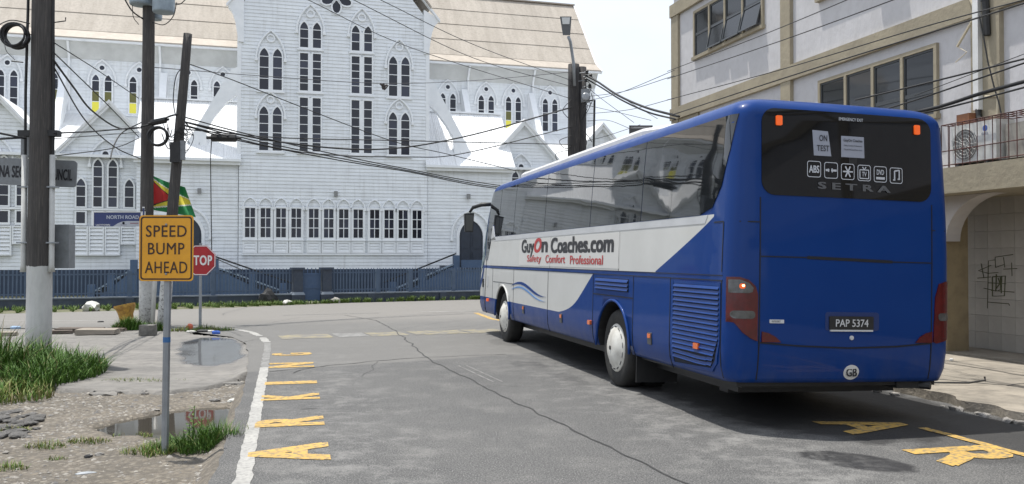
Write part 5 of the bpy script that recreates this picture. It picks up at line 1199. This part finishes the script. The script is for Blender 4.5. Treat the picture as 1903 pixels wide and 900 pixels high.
o = MB().box(.0, 1.0, 0, .03, -.18, .17).build('plate', NAVY, n2); MB().box(-.02, 1.02, -.01, .04, .17, .20).build('top_frame', SWH, n2); MB().ext([(.1, -.17), (1, -.17), (1, 0), (.5, -.02)], -.003, 0).build('sponsor_panel', pbr('sponsor_pale2', (.42, .44, .48)), o)
# flag
FG = [pbr('flag_green', (.02, .22, .07), rough=.8), pbr('flag_white', (.7, .7, .62), rough=.8), pbr('flag_yellow', (.72, .62, .06), rough=.8), pbr('flag_black', (.02, .02, .02), rough=.8), pbr('flag_red', (.50, .03, .03), rough=.8)]
nu, nv = 72, 48; vs_ = []; fs = []; mi = []
H0, H1, T0, T1 = (271, 320), (270, 388), (344, 348), (364, 404); fo = at(271, 388, 22.3)
for j in range(nv+1):
    for i in range(nu+1):
        u, v = i/nu, j/nv; px = (H0[0]*(1-u)+T0[0]*u)*(1-v)+(H1[0]*(1-u)+T1[0]*u)*v; py = (H0[1]*(1-u)+T0[1]*u)*(1-v)+(H1[1]*(1-u)+T1[1]*u)*v
        py += 5*math.sin(u*3.1)*(1-v)*.6; p = at(px, py, 22.3+.16*math.sin(u*9+v*2.2)*u+.07*math.sin(u*17-v*3))-fo; vs_.append(p)
for j in range(nv):
    for i in range(nu):
        u, v = (i+.5)/nu, (j+.5)/nv; d = abs(v-.5)*2          # 0 at the middle, 1 at the edges
        k = 0
        if d < 1.02-u*.80: k = 1
        if d < .94-u*.80: k = 2
        if d < 1-u*1.55: k = 3
        if d < .93-u*1.55: k = 4
        a = j*(nu+1)+i; fs.append((a, a+1, a+nu+2, a+nu+1)); mi.append(k)
fl = empty('flag', fo); tag(fl, 'green, yellow and red flag with an arrowhead design hanging between the poles', 'flag')
mb = MB(); mb.v = [tuple(p) for p in vs_]; mb.f = [list(f) for f in fs]; mb.m = mi; mb.build('cloth', FG, fl, True)
MB().tube([(0, 0, -2.1), (0.0, .0, 1.2)], .02, 6).build('staff', WPIPE, fl)
# ------------------------------------------------------------------ overhead cables
CBL = pbr('cable_black', (.012, .012, .013), rough=.6); CTH = pbr('cable_grey', (.05, .05, .055), rough=.6)
def cable(label, pts, r, m=CBL, group=None):
    p = [at(*q) for q in pts]; path = []
    ext = [p[0]*2-p[1]] + p + [p[-1]*2-p[-2]]
    for k in range(1, len(ext)-2):
        for i in range(10):
            t_ = i/10; a, b, c, d = ext[k-1:k+3]
            path.append(.5*((2*b)+(c-a)*t_+(2*a-5*b+4*c-d)*t_*t_+(3*b-a-3*c+d)*t_**3))
    path.append(p[-1]); o0 = path[0].copy()
    o = MB().tube([q-o0 for q in path], r, 5).build('overhead_cable', m, None, True); o.location = o0
    return tag(o, label, 'cable', group)
G1 = 'cables across the church front'
cable('thick black cable sagging across the church and rising to the double pole', [(338, 226, 21.5), (520, 264, 24), (700, 278, 26), (860, 255, 28), (1062, 200, 29.8)], .024, group=G1)
cable('lower black cable sagging under the thick one to the double pole', [(338, 232, 21.5), (560, 283, 24), (760, 292, 26.5), (863, 285, 28), (1062, 236, 29.8)], .016, group=G1)
cable('level black cable crossing the transept at lower window height', [(338, 240, 21.5), (520, 256, 24), (760, 262, 26.5), (1062, 269, 29.8)], .015, group=G1)
for dy, lab in ((0, 'upper'), (9, 'middle'), (16, 'lowest')):
    cable('%s of three black cables falling past the porch roof towards the bus front' % lab, [(336, 216+dy, 21.5), (450, 247+dy, 23), (627, 288+dy*.6, 25), (760, 315+dy*.3, 27), (915, 343+dy*.4, 29.5), (1120, 365, 32)], .016, group=G1)
cable('black cable from the leaning pole top slanting down across the tall windows', [(354, 120, 21.5), (430, 148, 23), (713, 257, 27), (833, 287, 29), (960, 318, 31)], .013, group=G1)
for k, (a, b, c, lab) in enumerate((((560, -6, 20), (767, 90, 25), (1062, 184, 29.8), 'lowest'), ((645, -6, 20), (880, 108, 26), (1062, 161, 29.8), 'middle'), ((695, -6, 20), (880, 83, 25.5), (1062, 150, 29.8), 'highest'))):
    cable('%s of three thin wires slanting down over the church roof to the double pole' % lab, [a, b, c], .010, CTH, G1)
cable('thin level wire across the upper transept windows with a clump hanging on it', [(282, 125, 21.9), (480, 141, 24), (707, 155, 26.5), (880, 150, 28.3), (1062, 134, 29.8)], .009, CTH, G1)
e = empty('wire_clump', at(712, 158, 26.5)); tag(e, 'dark clump of twigs snagged on the thin wire before the transept', 'debris')
mb = MB()
for i in range(16): a = V((R.uniform(-.16, .16), R.uniform(-.04, .04), R.uniform(-.02, .05))); mb.tube([a, a*.3+V((0, 0, R.uniform(-.16, -.02)))], .018, 5)
mb.build('twigs', pbr('twig_dark', (.05, .04, .035)), e)
G2 = 'cables between the left pole and the transformer pole'
for pts, r, lab in (([(98, 78, 15), (180, 130, 18), (258, 183, 21.7)], .010, 'topmost thin wire'), ([(98, 96, 15), (200, 195, 18), (258, 255, 21.5)], .011, 'second wire from the top'), ([(98, 110, 15), (137, 163, 16), (170, 205, 17.5), (220, 238, 20), (262, 238, 21.7)], .018, 'thick kinked cable'),
                    ([(100, 125, 15), (157, 222, 17.5), (213, 273, 19.5), (262, 296, 21.7)], .013, 'steep black cable'), ([(100, 248, 15), (180, 244, 18), (258, 237, 21.7)], .016, 'level black cable'), ([(102, 258, 15), (180, 252, 18), (258, 246, 21.7)], .008, 'thin level wire'),
                    ([(104, 290, 15), (213, 275, 19), (258, 257, 21.7)], .010, 'low rising wire'), ([(205, 296, 20), (212, 270, 20.5), (228, 246, 21), (262, 228, 21.6)], .016, 'short curved black cable')):
    cable('%s running from the thick left pole to the transformer pole' % lab if 'short' not in lab else 'short curved black cable looping down left of the transformer pole', pts, r, group=G2)
for pts, lab in (([(-30, 242, 13), (10, 250, 14), (48, 258, 15)], 'upper'), ([(-30, 260, 13), (10, 258, 14), (48, 256, 15)], 'lower')):
    cable('%s of two black cables reaching the left pole clamp from the frame edge' % lab, pts, .018, group='cables at the left edge')
cable('thin cable arching from the coil to the frame edge beside the left pole', [(-10, 50, 14), (20, 38, 14.6), (55, 44, 15)], .010); cable('thin loose wire hanging below the coil at far left', [(8, 75, 14.8), (12, 95, 14.8), (28, 112, 14.9)], .006, CTH)
cable('black cable curving from the transformers down to the transformer pole', [(228, -8, 21.4), (245, 20, 21.5), (266, 36, 21.8)], .018); cable('thin lead looping under the right transformer', [(283, 42, 21.7), (305, 46, 21.5), (322, 30, 21.5), (328, 5, 21.5)], .012); cable('thin lead looping left of the transformer pole', [(258, 46, 21.8), (248, 32, 21.7), (246, 10, 21.6)], .009)
cable('thin wire leaving the right transformer for the upper frame edge', [(326, 9, 21.5), (336, 7, 21), (350, -6, 20)], .012); cable('black wire bowing out left of the leaning pole', [(346, 122, 21.5), (328, 140, 21.5), (322, 185, 21.5), (326, 215, 21.5)], .012)
cable('black cable bridging transformer pole and leaning pole above the ring', [(262, 236, 21.6), (290, 228, 21.5), (316, 216, 21.45), (332, 213, 21.45)], .022)
for i in range(9):
    x0, y0 = R.uniform(335, 345), R.uniform(212, 240); x1, y1 = R.uniform(330, 362), R.uniform(250, 292)
    cable('tangled loose wire hanging off the leaning pole', [(x0, y0, 21.4), ((x0+x1)/2+R.uniform(-14, 18), (y0+y1)/2, 21.35), (x1, y1, 21.4), (R.uniform(322, 350), y1-R.uniform(4, 26), 21.4)], R.uniform(.005, .010), group='tangled wires on the leaning pole')
for i in range(6):
    x0, y0 = R.uniform(300, 312), R.uniform(228, 250); x1, y1 = R.uniform(318, 330), R.uniform(240, 275)
    cable('loose wire sagging between the cable ring and the leaning pole', [(x0, y0, 21.45), ((x0+x1)/2, (y0+y1)/2+R.uniform(5, 22), 21.4), (x1, y1, 21.4)], R.uniform(.006, .012), group='loose wires beside the cable ring')
cable('black cable running past the stop sign down to the church fence', [(398, 478, 26), (404, 482, 27), (450, 502, 30)], .015)
G3 = 'cables between the double pole and the right building'
cable('thick twisted black cable drooping from the double pole to behind the bus roof', [(1088, 140, 29.8), (1112, 153, 29), (1150, 178, 27), (1200, 200, 25), (1262, 217, 23)], .035, group=G3); cable('second thick twisted cable just under the first', [(1088, 146, 29.8), (1118, 163, 29), (1155, 186, 27), (1205, 209, 25), (1255, 222, 23)], .026, group=G3)
SKYW = ('rising from mid-pole to the upper building corner', 'rising just under it to the building corner', 'almost level, crossing to the floor band of the building', 'falling steeply from the pole top to the bus roof', 'falling steeply from below the insulators', 'sagging from mid-pole towards the white bus roof', 'sagging lowest towards the dark board', 'rising from the pole foot towards the dark board')
for k, pts in enumerate(([(1090, 188, 29.8), (1151, 173, 27), (1253, 131, 22.7)], [(1090, 180, 29.8), (1160, 170, 27), (1253, 141, 22.7)], [(1090, 212, 29.8), (1170, 204, 27), (1253, 183, 22.7)], [(1092, 138, 29.8), (1150, 178, 29), (1222, 221, 28)], [(1092, 160, 29.8), (1109, 177, 29.6), (1178, 228, 29)], [(1092, 196, 29.8), (1140, 207, 29), (1210, 224, 28)], [(1092, 225, 29.8), (1130, 224, 29), (1168, 238, 28.5)], [(1092, 262, 29.8), (1130, 252, 29), (1190, 232, 28)])):
    cable('thin sky wire '+SKYW[k], pts, .009, CTH, 'thin wires across the pale sky')
for i in range(7):
    x, y = R.uniform(1085, 1102), R.uniform(150, 200)
    cable('short looping lead on the right side of the double pole', [(x, y, 29.7), (x+R.uniform(2, 9), y+R.uniform(8, 16), 29.6), (x-R.uniform(2, 10), y+R.uniform(24, 40), 29.7)], .012, group='looping leads on the double pole')
for pts in ([(1062, 185, 29.8), (1046, 205, 29.7), (1058, 222, 29.8)], [(1062, 252, 29.8), (1040, 262, 29.7), (1050, 276, 29.8), (1062, 272, 29.8)], [(1060, 278, 29.8), (1034, 286, 29.7), (1036, 300, 29.8)], [(1080, 240, 29.7), (1092, 252, 29.6), (1100, 264, 29.6)], [(1080, 246, 29.7), (1090, 262, 29.6), (1088, 275, 29.6)]):
    cable('thin wire loop standing off the left side of the double pole' if pts[0][0] < 1070 else ('longer' if pts[-1][0] > 1095 else 'shorter')+' black lead dropping right of the double pole foot', pts, .012, group='wire loops on the double pole' if pts[0][0] < 1070 else 'leads at the double pole foot')
G4 = 'cables in front of the right building'
for pts, r, lab in (([(1240, 133, 22.4), (1400, 72, 17.5), (1574, 0, 13), (1660, -40, 12)], .008, 'topmost thin wire crossing the upper storey'), ([(1240, 147, 22.4), (1440, 80, 17), (1660, 0, 13), (1720, -25, 12)], .009, 'second thin wire crossing the upper storey'),
                    ([(1240, 186, 22.4), (1450, 130, 16.5), (1700, 55, 12.5), (1910, -2, 10.5)], .009, 'thin wire slanting along the beige floor band'), ([(1248, 214, 22.4), (1480, 138, 16), (1780, 45, 12), (1910, 4, 10.4)], .012, 'black cable hugging the lower edge of the floor band'),
                    ([(1590, 186, 12.5), (1700, 160, 11.5), (1910, 108, 10)], .012, 'black cable crossing the lower window'), ([(1640, 205, 12.5), (1720, 180, 11.5), (1910, 115, 9.8)], .011, 'lower black cable crossing the window corner'), ([(1700, 178, 11.6), (1800, 140, 10.8), (1910, 98, 10)], .005, 'hair-thin wire rising right of the window'),
                    ([(1660, 216, 12), (1740, 200, 11.2), (1820, 175, 10.6), (1910, 150, 9.8)], .024, 'thick black cable above the cage'), ([(1670, 219, 12), (1750, 203, 11.2), (1910, 161, 9.8)], .012, 'black cable just below the thick one over the cage')):
    cable(lab, pts, r, group=G4)

# ------------------------------------------------------------------ plants, stones, litter
def grass_mat(name, a, b, c):
    m, t, p = nodes(name); P = pos(t, True)
    k = mix_rgb(t, nz(t, P, 9, 3, lo=.3, hi=.7), a, b); k = mix_rgb(t, nz(t, P, 40, 2, lo=.5, hi=.7), k, c)
    t.links.new(k, p.inputs['Base Color']); p.inputs['Roughness'].default_value = .6; p.inputs['Specular IOR Level'].default_value = .25
    p.inputs['Transmission Weight'].default_value = 0; p.inputs['Subsurface Weight'].default_value = 0; return m
GRS = grass_mat('tall_grass', (.070, .155, .020), (.045, .115, .014), (.13, .20, .035)); STRAW = grass_mat('dead_straw', (.26, .21, .10), (.18, .15, .07), (.32, .27, .14)); GRD = grass_mat('dark_grass', (.035, .085, .015), (.05, .105, .02), (.09, .13, .03)); GRY = grass_mat('dry_tuft', (.16, .20, .045), (.10, .155, .03), (.30, .26, .10)); GRV = grass_mat('verge_grass', (.07, .14, .025), (.11, .17, .04), (.20, .21, .07))
def blade(mb, p, h, wd, lean, ang, segs=3, mi=0):
    dx, dy = math.cos(ang), math.sin(ang); sx, sy = -dy, dx; vs_ = []
    for i in range(segs):
        t_ = i/segs; x = lean*t_*t_; w_ = wd*(1-t_*.6)/2; z = h*(t_-.25*(lean/h if h else 0)*t_*t_)
        vs_ += [(p[0]+dx*x-sx*w_, p[1]+dy*x-sy*w_, p[2]+z), (p[0]+dx*x+sx*w_, p[1]+dy*x+sy*w_, p[2]+z)]
    vs_.append((p[0]+dx*lean, p[1]+dy*lean, p[2]+h*(1-.25*lean/h)))
    fs = [(2*i, 2*i+1, 2*i+3, 2*i+2) for i in range(segs-1)]+[(2*segs-2, 2*segs-1, 2*segs)]; mb.add(vs_, fs, mi)
def clump(name, label, c, rx, ry, h, n, m, wd=.010, hole=0, cat='grass', z=None, group=None):
    mb = MB()
    for i in range(n):
        a = R.uniform(0, 6.283); r = math.sqrt(R.random()); 
        k = 1-.55*r*r; x, y = rx*r*math.cos(a), ry*r*math.sin(a)
        if noise.noise(V((x*2.6+c[0]*3, y*2.6, 1))) < -.22: continue
        hh = h*k*R.uniform(.4, 1.1)*(.78+.55*noise.noise(V((x*1.9+c[0], y*1.9, 5)))); blade(mb, (x, y, 0), hh, wd*R.uniform(.6, 1.3), hh*R.uniform(.15, .95), R.uniform(0, 6.283), 3, (2 if R.random() < (.05 if m is GRS else .18) else R.choice((0, 0, 1))))
    o = mb.build(name, [m, GRD if m is GRS else GRS, STRAW]); o.location = (c[0], c[1], c[2] if z is None else z); return tag(o, label, cat, group)
def weed(mb, p, h, n):
    for i in range(n):
        z = h*(.15+.85*i/n); a = i*2.4; L_ = .09*(1-.55*i/n); d = V((math.cos(a), math.sin(a), .35)); s = V((-math.sin(a), math.cos(a), 0))*L_*.22; q = V(p)+V((0, 0, z))
        mb.add([q, q+d*L_*.5+s, q+d*L_, q+d*L_*.5-s], [(0, 1, 2, 3)])
    mb.tube([V(p), V(p)+V((.02, 0, h))], .004, 4)
c = gp(75, 712, VZ); clump('tall_grass', 'tall dense green grass clump growing round the thick left pole', (-7.3, 12.9, VZ), 1.2, 1.75, .85, 8500, GRS, .021)
clump('tall_grass', 'lower yellow-green grass spilling forward left of the thick pole', (-6.95, 11.35, VZ), 1.05, .75, .46, 1900, GRY, .016)
clump('grass_tuft', 'dry grass fringe right of the big grass clump', (-5.3, 12.7, VZ+.02), .75, .18, .12, 420, GRY, .010)
b = gp(306, 840, VZ); clump('grass_tuft', 'bright grass tuft at the right of the yellow sign post', (b.x+.30, b.y+.10, VZ-.02), .46, .26, .40, 1700, GRS, .010)
clump('grass_tuft', 'yellowish grass tuft at the left foot of the yellow sign post', (b.x-.10, b.y-.10, VZ-.02), .26, .20, .27, 650, GRY, .009); clump('grass_tuft', 'grass patch reaching into the puddle left of the white line', (b.x+.66, b.y+.30, VZ-.02), .26, .24, .28, 600, GRY, .009)
w_ = MB(); weed(w_, (0, 0, 0), .40, 26); weed(w_, (.06, .03, 0), .28, 18); weed(w_, (-.05, .02, 0), .24, 16); o = w_.build('weed', GRS); o.location = (b.x+.20, b.y+.15, VZ); tag(o, 'slender leafy weed standing beside the yellow sign post', 'weed')
for k, (px, py, rx, ry, h, n, lab) in enumerate(((85, 832, .20, .12, .13, 170, 'small dry grass tuft on the gravel below the big clump'), (18, 872, .16, .10, .11, 130, 'small dry grass tuft near the lower left corner'), (165, 822, .22, .10, .10, 190, 'low grass tuft left of the puddle'), (248, 812, .20, .10, .14, 220, 'low grass tuft in front of the puddle'),
        (442, 706, .30, .12, .09, 260, 'grass growing in the crack beside the road edge'), (448, 742, .12, .22, .10, 160, 'thin grass along the asphalt edge by the puddle'), (440, 836, .22, .14, .13, 240, 'grass tuft beside the white line near the puddle'), (105, 855, .10, .07, .07, 60, 'tiny grass tuft on open gravel'), (420, 880, .14, .2, .07, 120, 'thin grass strip at the bottom beside the white line'), (12, 800, .3, .12, .09, 160, 'sparse weeds among broken stones at the left edge'))):
    q = gp(px, py, VZ); clump('grass_tuft', lab, q, rx, ry, h, n, GRY, .008)
q = gp(243, 612); clump('shrub', 'bushy green weeds between the yellow stump and the transformer pole', (q.x, q.y, 0), .42, .28, .50, 1100, GRS, .02, cat='plant'); q = gp(300, 613); clump('grass_tuft', 'green weeds round the leaning pole foot', (q.x, q.y-.3, 0), .35, .2, .38, 420, GRS, .018)
q = gp(345, 615); clump('grass_tuft', 'flat dry grass left of the stop sign post', (q.x, q.y, 0), .55, .25, .14, 420, GRY, .014); q = gp(400, 614); clump('grass_tuft', 'dry spiky grass right of the stop sign post', (q.x, q.y, 0), .45, .22, .22, 380, GRY, .014)
# verge along the church fence
mb = MB(); fl_ = [V((x, y, 0)) for x, y in far[2:6]]
for i in range(9000):
    t_ = R.random(); k = t_*3; j = min(2, int(k)); p = fl_[j].lerp(fl_[j+1], k-j)
    base = fence.matrix_basis @ V((R.uniform(-8.8, 11), 0, 0)); 
    u = R.uniform(-9.2, 12); pf = fence.matrix_basis @ V((u, -.16, 0)); pr = min(((a.lerp(b_, s/12)) for a, b_ in zip(fl_[:-1], fl_[1:]) for s in range(13)), key=lambda q: (q-pf).length)
    q = pf.lerp(pr, R.random()**.7)
    if noise.noise(V((q.x*.9, q.y*.9, 3))) < -.25 and R.random() < .8: continue
    hh = R.uniform(.06, .2)*(1+.8*max(0, noise.noise(V((q.x*.6, q.y*.6, 8))))); blade(mb, (q.x, q.y, .0), hh, .03, hh*R.uniform(.2, .8), R.uniform(0, 6.28), 2)
o = mb.build('grass', GRV); tag(o, 'strip of low green grass along the foot of the church fence', 'grass', kind='stuff')
mb = MB(); pl2 = [(p[0], p[1]) for p in far[1:7]] + [(10, 45), (-40, 45), (-40, 17)]
sheet('grass_verge', pl2, -.03, pbr('verge_soil', (.10, .11, .055), (.15, .14, .09), 1.5, .9, world=True))

def rock_mesh(seed, sub=1):
    bm = bmesh.new(); bmesh.ops.create_icosphere(bm, subdivisions=sub, radius=1)
    for v in bm.verts: v.co *= 1+.45*noise.noise(v.co*1.3+V((seed*7.3, 0, 0)))
    me = bpy.data.meshes.new('rock'); bm.to_mesh(me); bm.free(); return me
STN = pbr('stone', (.34, .32, .29), (.22, .21, .20), 6, .85, rnd=.25, bumps=(12, .5, .03)); DKR = pbr('dark_lump', (.02, .02, .022), (.04, .04, .04), 4, .8); PAL = pbr('pale_rubbish', (.62, .61, .57), (.45, .44, .40), 6, .7)
# loose gravel
mb = MB(); tm4 = [rock_mesh(k, 0) for k in range(4)] if False else None
ico = bmesh.new(); bmesh.ops.create_icosphere(ico, subdivisions=1, radius=1); iv = [v.co.copy() for v in ico.verts]; ifc = [[v.index for v in f.verts] for f in ico.faces]; ico.free()
octv = [V((1, 0, 0)), V((0, 1, 0)), V((-1, 0, 0)), V((0, -1, 0)), V((0, 0, 1))]; octf = [(0, 1, 4), (1, 2, 4), (2, 3, 4), (3, 0, 4)]
GR_M = [pbr('gravel_grey', (.29, .27, .24), (.22, .205, .185), 20, .85, world=True), pbr('gravel_dark', (.13, .125, .12), (.19, .18, .17), 20, .85, world=True), pbr('gravel_pale', (.36, .335, .295), (.28, .26, .23), 20, .85, world=True)]
for i in range(17000):
    s_ = 4.4+9.4*R.random()**1.25; n_ = -.72-R.random()**1.15*7.5; p = rw(s_, n_)
    if dist_poly(p.x, p.y, pud) < .05: continue
    dens = noise.noise(V((p.x*.8, p.y*.8, 11)))
    if dens < -.05 and R.random() < .75: continue
    z = verge_z(n_, s_, p); r = R.choice((.009, .012, .015, .018, .018, .024, .036 if R.random() < .5 else .015))*(.58+.022*s_); a = R.uniform(0, 6.28); ca, sa = math.cos(a), math.sin(a); e1 = R.uniform(.8, 1.8); e3 = R.uniform(.35, .8)
    mb.add([(p.x+r*(v.x*e1*ca-v.y*sa)*R.uniform(.8, 1.2), p.y+r*(v.x*e1*sa+v.y*ca)*R.uniform(.8, 1.2), z+r*v.z*e3) for v in octv], octf, R.choice((0, 0, 0, 1, 2)))
o = mb.build('gravel', GR_M); tag(o, 'loose grey gravel scattered over the dirt verge', 'gravel', kind='stuff')
def rock(name, label, px, py, r, m, z=0.0, sq=(1, 1, .6), seed=1, cat='rock', group=None):
    p = gp(px, py, z); me = rock_mesh(seed, 2); me.materials.append(m); o = link(name, me); o.location = (p.x, p.y, z+r*sq[2]*.45); o.scale = (r*sq[0], r*sq[1], r*sq[2]); o.rotation_euler = (0, 0, R.uniform(0, 6)); return tag(o, label, cat, group)
rock('rock', 'pale flat boulder in the grass at the fence foot, left', 170, 577, .42, PAL, 0, (1, .6, .5), 2); rock('rubbish_bag', 'black rubbish bag slumped against the fence plinth left of the gate', 497, 565, .50, DKR, 0, (1, .5, .75), 3, 'bag'); rock('rubbish_bag', 'small white rubbish bag on the verge left of the gate', 534, 566, .22, PAL, 0, (1, .6, .5), 4, 'bag')
rock('rock', 'grey lump at the foot of the right gate pillar', 622, 563, .28, STN, 0, (1, .6, .5), 5); rock('rubbish_bag', 'flat grey-white rubbish on the verge right of the gate', 716, 558, .36, PAL, 0, (1.2, .5, .35), 6, 'rubbish'); rock('rubbish_bag', 'small white scrap on the verge beside the bus front', 795, 556, .25, PAL, 0, (1.3, .4, .25), 7, 'rubbish')
rock('rock', 'dark small stone on the gravel before the puddle', 164, 851, .035, DKR, VZ, seed=8); rock('rock', 'pale small stone on the gravel beside the dark one', 185, 848, .04, STN, VZ, seed=9); rock('rock', 'dark broken stone right of the sign shadow', 402, 862, .05, DKR, VZ, seed=10); rock('rock', 'pale stone at the puddle edge by the road', 433, 746, .07, PAL, VZ, (1, .6, .35), 11); rock('rock', 'flat pale stone behind the puddle', 400, 745, .06, STN, VZ, (1.2, .6, .35), 12); rock('rock', 'grey stone lying on the broken slab edge', 268, 733, .08, STN, VZ, (1, .6, .5), 13)
for i in range(30):
    q = (R.uniform(0, 75), R.uniform(768, 815)); rock('rubble', 'broken dark stone in the rubble heap at the left edge', q[0], q[1], R.uniform(.03, .085), pbr('rubble_grey', (.24, .23, .215), (.13, .125, .12), 7, .9, bumps=(20, .8, .03)) if i == 0 else bpy.data.materials['rubble_grey'], VZ+.0, (1.4, 1.0, .4), 30+i, 'stone', 'rubble heap at the left edge')
for i in range(26):
    s_ = R.uniform(6.0, 10.2); p = rw(s_, 7.0+.08*R.random()); me = rock_mesh(60+i % 5, 1); me.materials.append(STN); o = link('kerb_chunk', me); r = R.uniform(.02, .055); o.location = (p.x, p.y, r*.3); o.scale = (r*1.4, r, r*.7); o.rotation_euler = (0, 0, R.uniform(0, 6)); tag(o, 'broken concrete chunk along the crumbling kerb behind the bus', 'rubble', 'chunks along the broken kerb')
for i in range(22):
    px = 195+i*11.5+R.uniform(-4, 4); py = 727-i*.9+R.uniform(-4, 4); q = gp(px, py, VZ+.03); r = R.uniform(.07, .16); me = rock_mesh(80+i % 6, 1); me.materials.append(CONC); o = link('slab_fragment', me); o.location = (q.x, q.y, VZ+.02); o.scale = (r*1.5, r*.8, .035); o.rotation_euler = (0, 0, R.uniform(-.3, .3)); tag(o, 'flat fragment along the broken edge of the concrete slab', 'rubble', 'fragments of the broken slab edge')
# yellow stump, concrete block, planks
st_ = gp(238, 604); stu = empty('painted_stump', st_); tag(stu, 'yellow painted bollard stump leaning beside the weeds', 'bollard')
YP = pbr('yellow_stump_paint', (.56, .33, .06), (.30, .16, .035), 5, .8, fine=(14, (.16, .09, .03), .6), bumps=(10, .7, .03)); mb = MB(); q = []
prof = [(.17, 0), (.16, .15), (.18, .28), (.22, .38), (.25, .44), (.24, .50)]
for r, z in prof:
    for a in range(14): t_ = 6.283*a/14; rr = r*(1+.12*noise.noise(V((math.cos(t_)*1.5, math.sin(t_)*1.5, z*4)))); q.append((rr*math.cos(t_)-.22*z, rr*math.sin(t_), z+(.05*math.cos(t_) if z > .4 else 0)))
fs = [[k*14+a, k*14+(a+1) % 14, (k+1)*14+(a+1) % 14, (k+1)*14+a] for k in range(5) for a in range(14)]; mb.add(q, fs); mb.build('shaft', YP, stu, True)
MB().add([q[5*14+a] for a in range(14)], [list(range(14))]).build('top_face', pbr('stump_top', (.66, .47, .17), rough=.8), stu)
cbk = gp(275, 623); o = MB().hexa([(-.16, -.12, 0), (.16, -.12, 0), (.16, .12, 0), (-.16, .12, 0), (-.155, -.11, .22), (.15, -.115, .215), (.155, .11, .225), (-.15, .115, .22)]).build('concrete_block', pbr('mossy_block', (.20, .19, .17), (.11, .105, .095), 6, .9, bumps=(12, .6, .03))); o.location = cbk; o.rotation_euler = (0, 0, .1); tag(o, 'small grey concrete block in front of the transformer pole', 'block')
WD = [pbr('grey_plank', (.30, .26, .21), (.20, .175, .145), 5, .85, stretch=(.3, 4, 4)), pbr('dark_plank', (.11, .085, .065), (.07, .055, .045), 5, .85)]
for px, py, L_, W_, ht, rz, k, lab in ((150, 617, 1.0, .34, .09, .15, 1, 'dark weathered plank lying furthest back on the pavement'), (182, 621, .82, .42, .11, .10, 0, 'pale flat slab propped on the dark planks'), (110, 620, .55, .22, .07, .3, 1, 'short dark plank at the left end of the plank pile'), (215, 615, .45, .2, .06, -.1, 1, 'dark plank end right of the pale slab'), (10, 624, .45, .26, .08, .2, 0, 'grey board piece at the far left of the pavement')):
    p = gp(px, py); o = MB().hexa([(-L_/2, -W_/2, 0), (L_/2, -W_/2, .01), (L_/2, W_/2, 0), (-L_/2, W_/2, .0), (-L_/2, -W_/2, ht), (L_/2, -W_/2+.02, ht*.9), (L_/2-.03, W_/2, ht), (-L_/2+.02, W_/2, ht*1.1)]).build('plank', WD[k]); o.location = (p.x, p.y, .0); o.rotation_euler = (0, 0, rz); tag(o, lab, 'plank')
def litter(name, label, px, py, L_, W_, H_, m, z=0.0, rz=.3, cat='litter'):
    p = gp(px, py, z); mb = MB(); q = []
    for zz, k in ((0, 1), (H_*.6, 1.05), (H_, .7)):
        for a in range(8): t_ = 6.283*a/8; q.append((L_/2*k*math.cos(t_)*(1+.25*noise.noise(V((a*1.7, zz*9, px)))), W_/2*k*math.sin(t_), zz+.3*H_*noise.noise(V((a*2.1, px, 3)))*(zz > 0)))
    mb.add(q, [[k*8+a, k*8+(a+1) % 8, (k+1)*8+(a+1) % 8, (k+1)*8+a] for k in range(2) for a in range(8)]+[[16+a for a in range(8)]]); o = mb.build(name, m); o.location = p; o.rotation_euler = (0, 0, rz); return tag(o, label, cat)
litter('paper_cup', 'orange crumpled cup in the dry grass left of the stop sign post', 353, 612, .14, .12, .12, pbr('orange_plastic', (.62, .14, .07), rough=.5)); litter('plastic_scrap', 'blue plastic scrap right of the stop sign post', 402, 621, .16, .10, .07, pbr('blue_plastic', (.03, .10, .42), rough=.4)); litter('paper_scrap', 'white paper scrap left of the stop sign post', 355, 618, .18, .10, .04, PAL)
litter('plastic_bottle', 'white and blue scrap lying far left on the pavement', 29, 611, .22, .12, .06, pbr('pale_blue_plastic', (.30, .42, .58), rough=.4)); litter('dark_debris', 'dark flat debris under the stop sign post', 378, 617, .30, .2, .05, DKR); litter('paper_scrap', 'pale scrap right of the stop sign post foot', 391, 617, .16, .1, .04, PAL); litter('dark_debris', 'small dark scrap lying on the avenue', 187, 599, .16, .09, .03, DKR)
litter('plastic_bag', 'crumpled grey plastic strip on the gravel near the bottom', 160, 882, .16, .05, .02, pbr('grey_film', (.34, .36, .38), rough=.3), VZ); litter('paper_scrap', 'bright white scrap on the right pavement behind the bus', 1768, 670, .06, .05, .03, SWH, .11)
e = empty('metal_strip', gp(1760, 716, .11)); tag(e, 'dark bent metal strip lying on the pavement by the bus corner', 'metal strip'); MB().tube([(-.38, .1, .02), (0, 0, .03), (.25, -.02, .03), (.47, .0, .06), (.47, .02, .10)], .012, 5).build('rod', BLACKP, e)
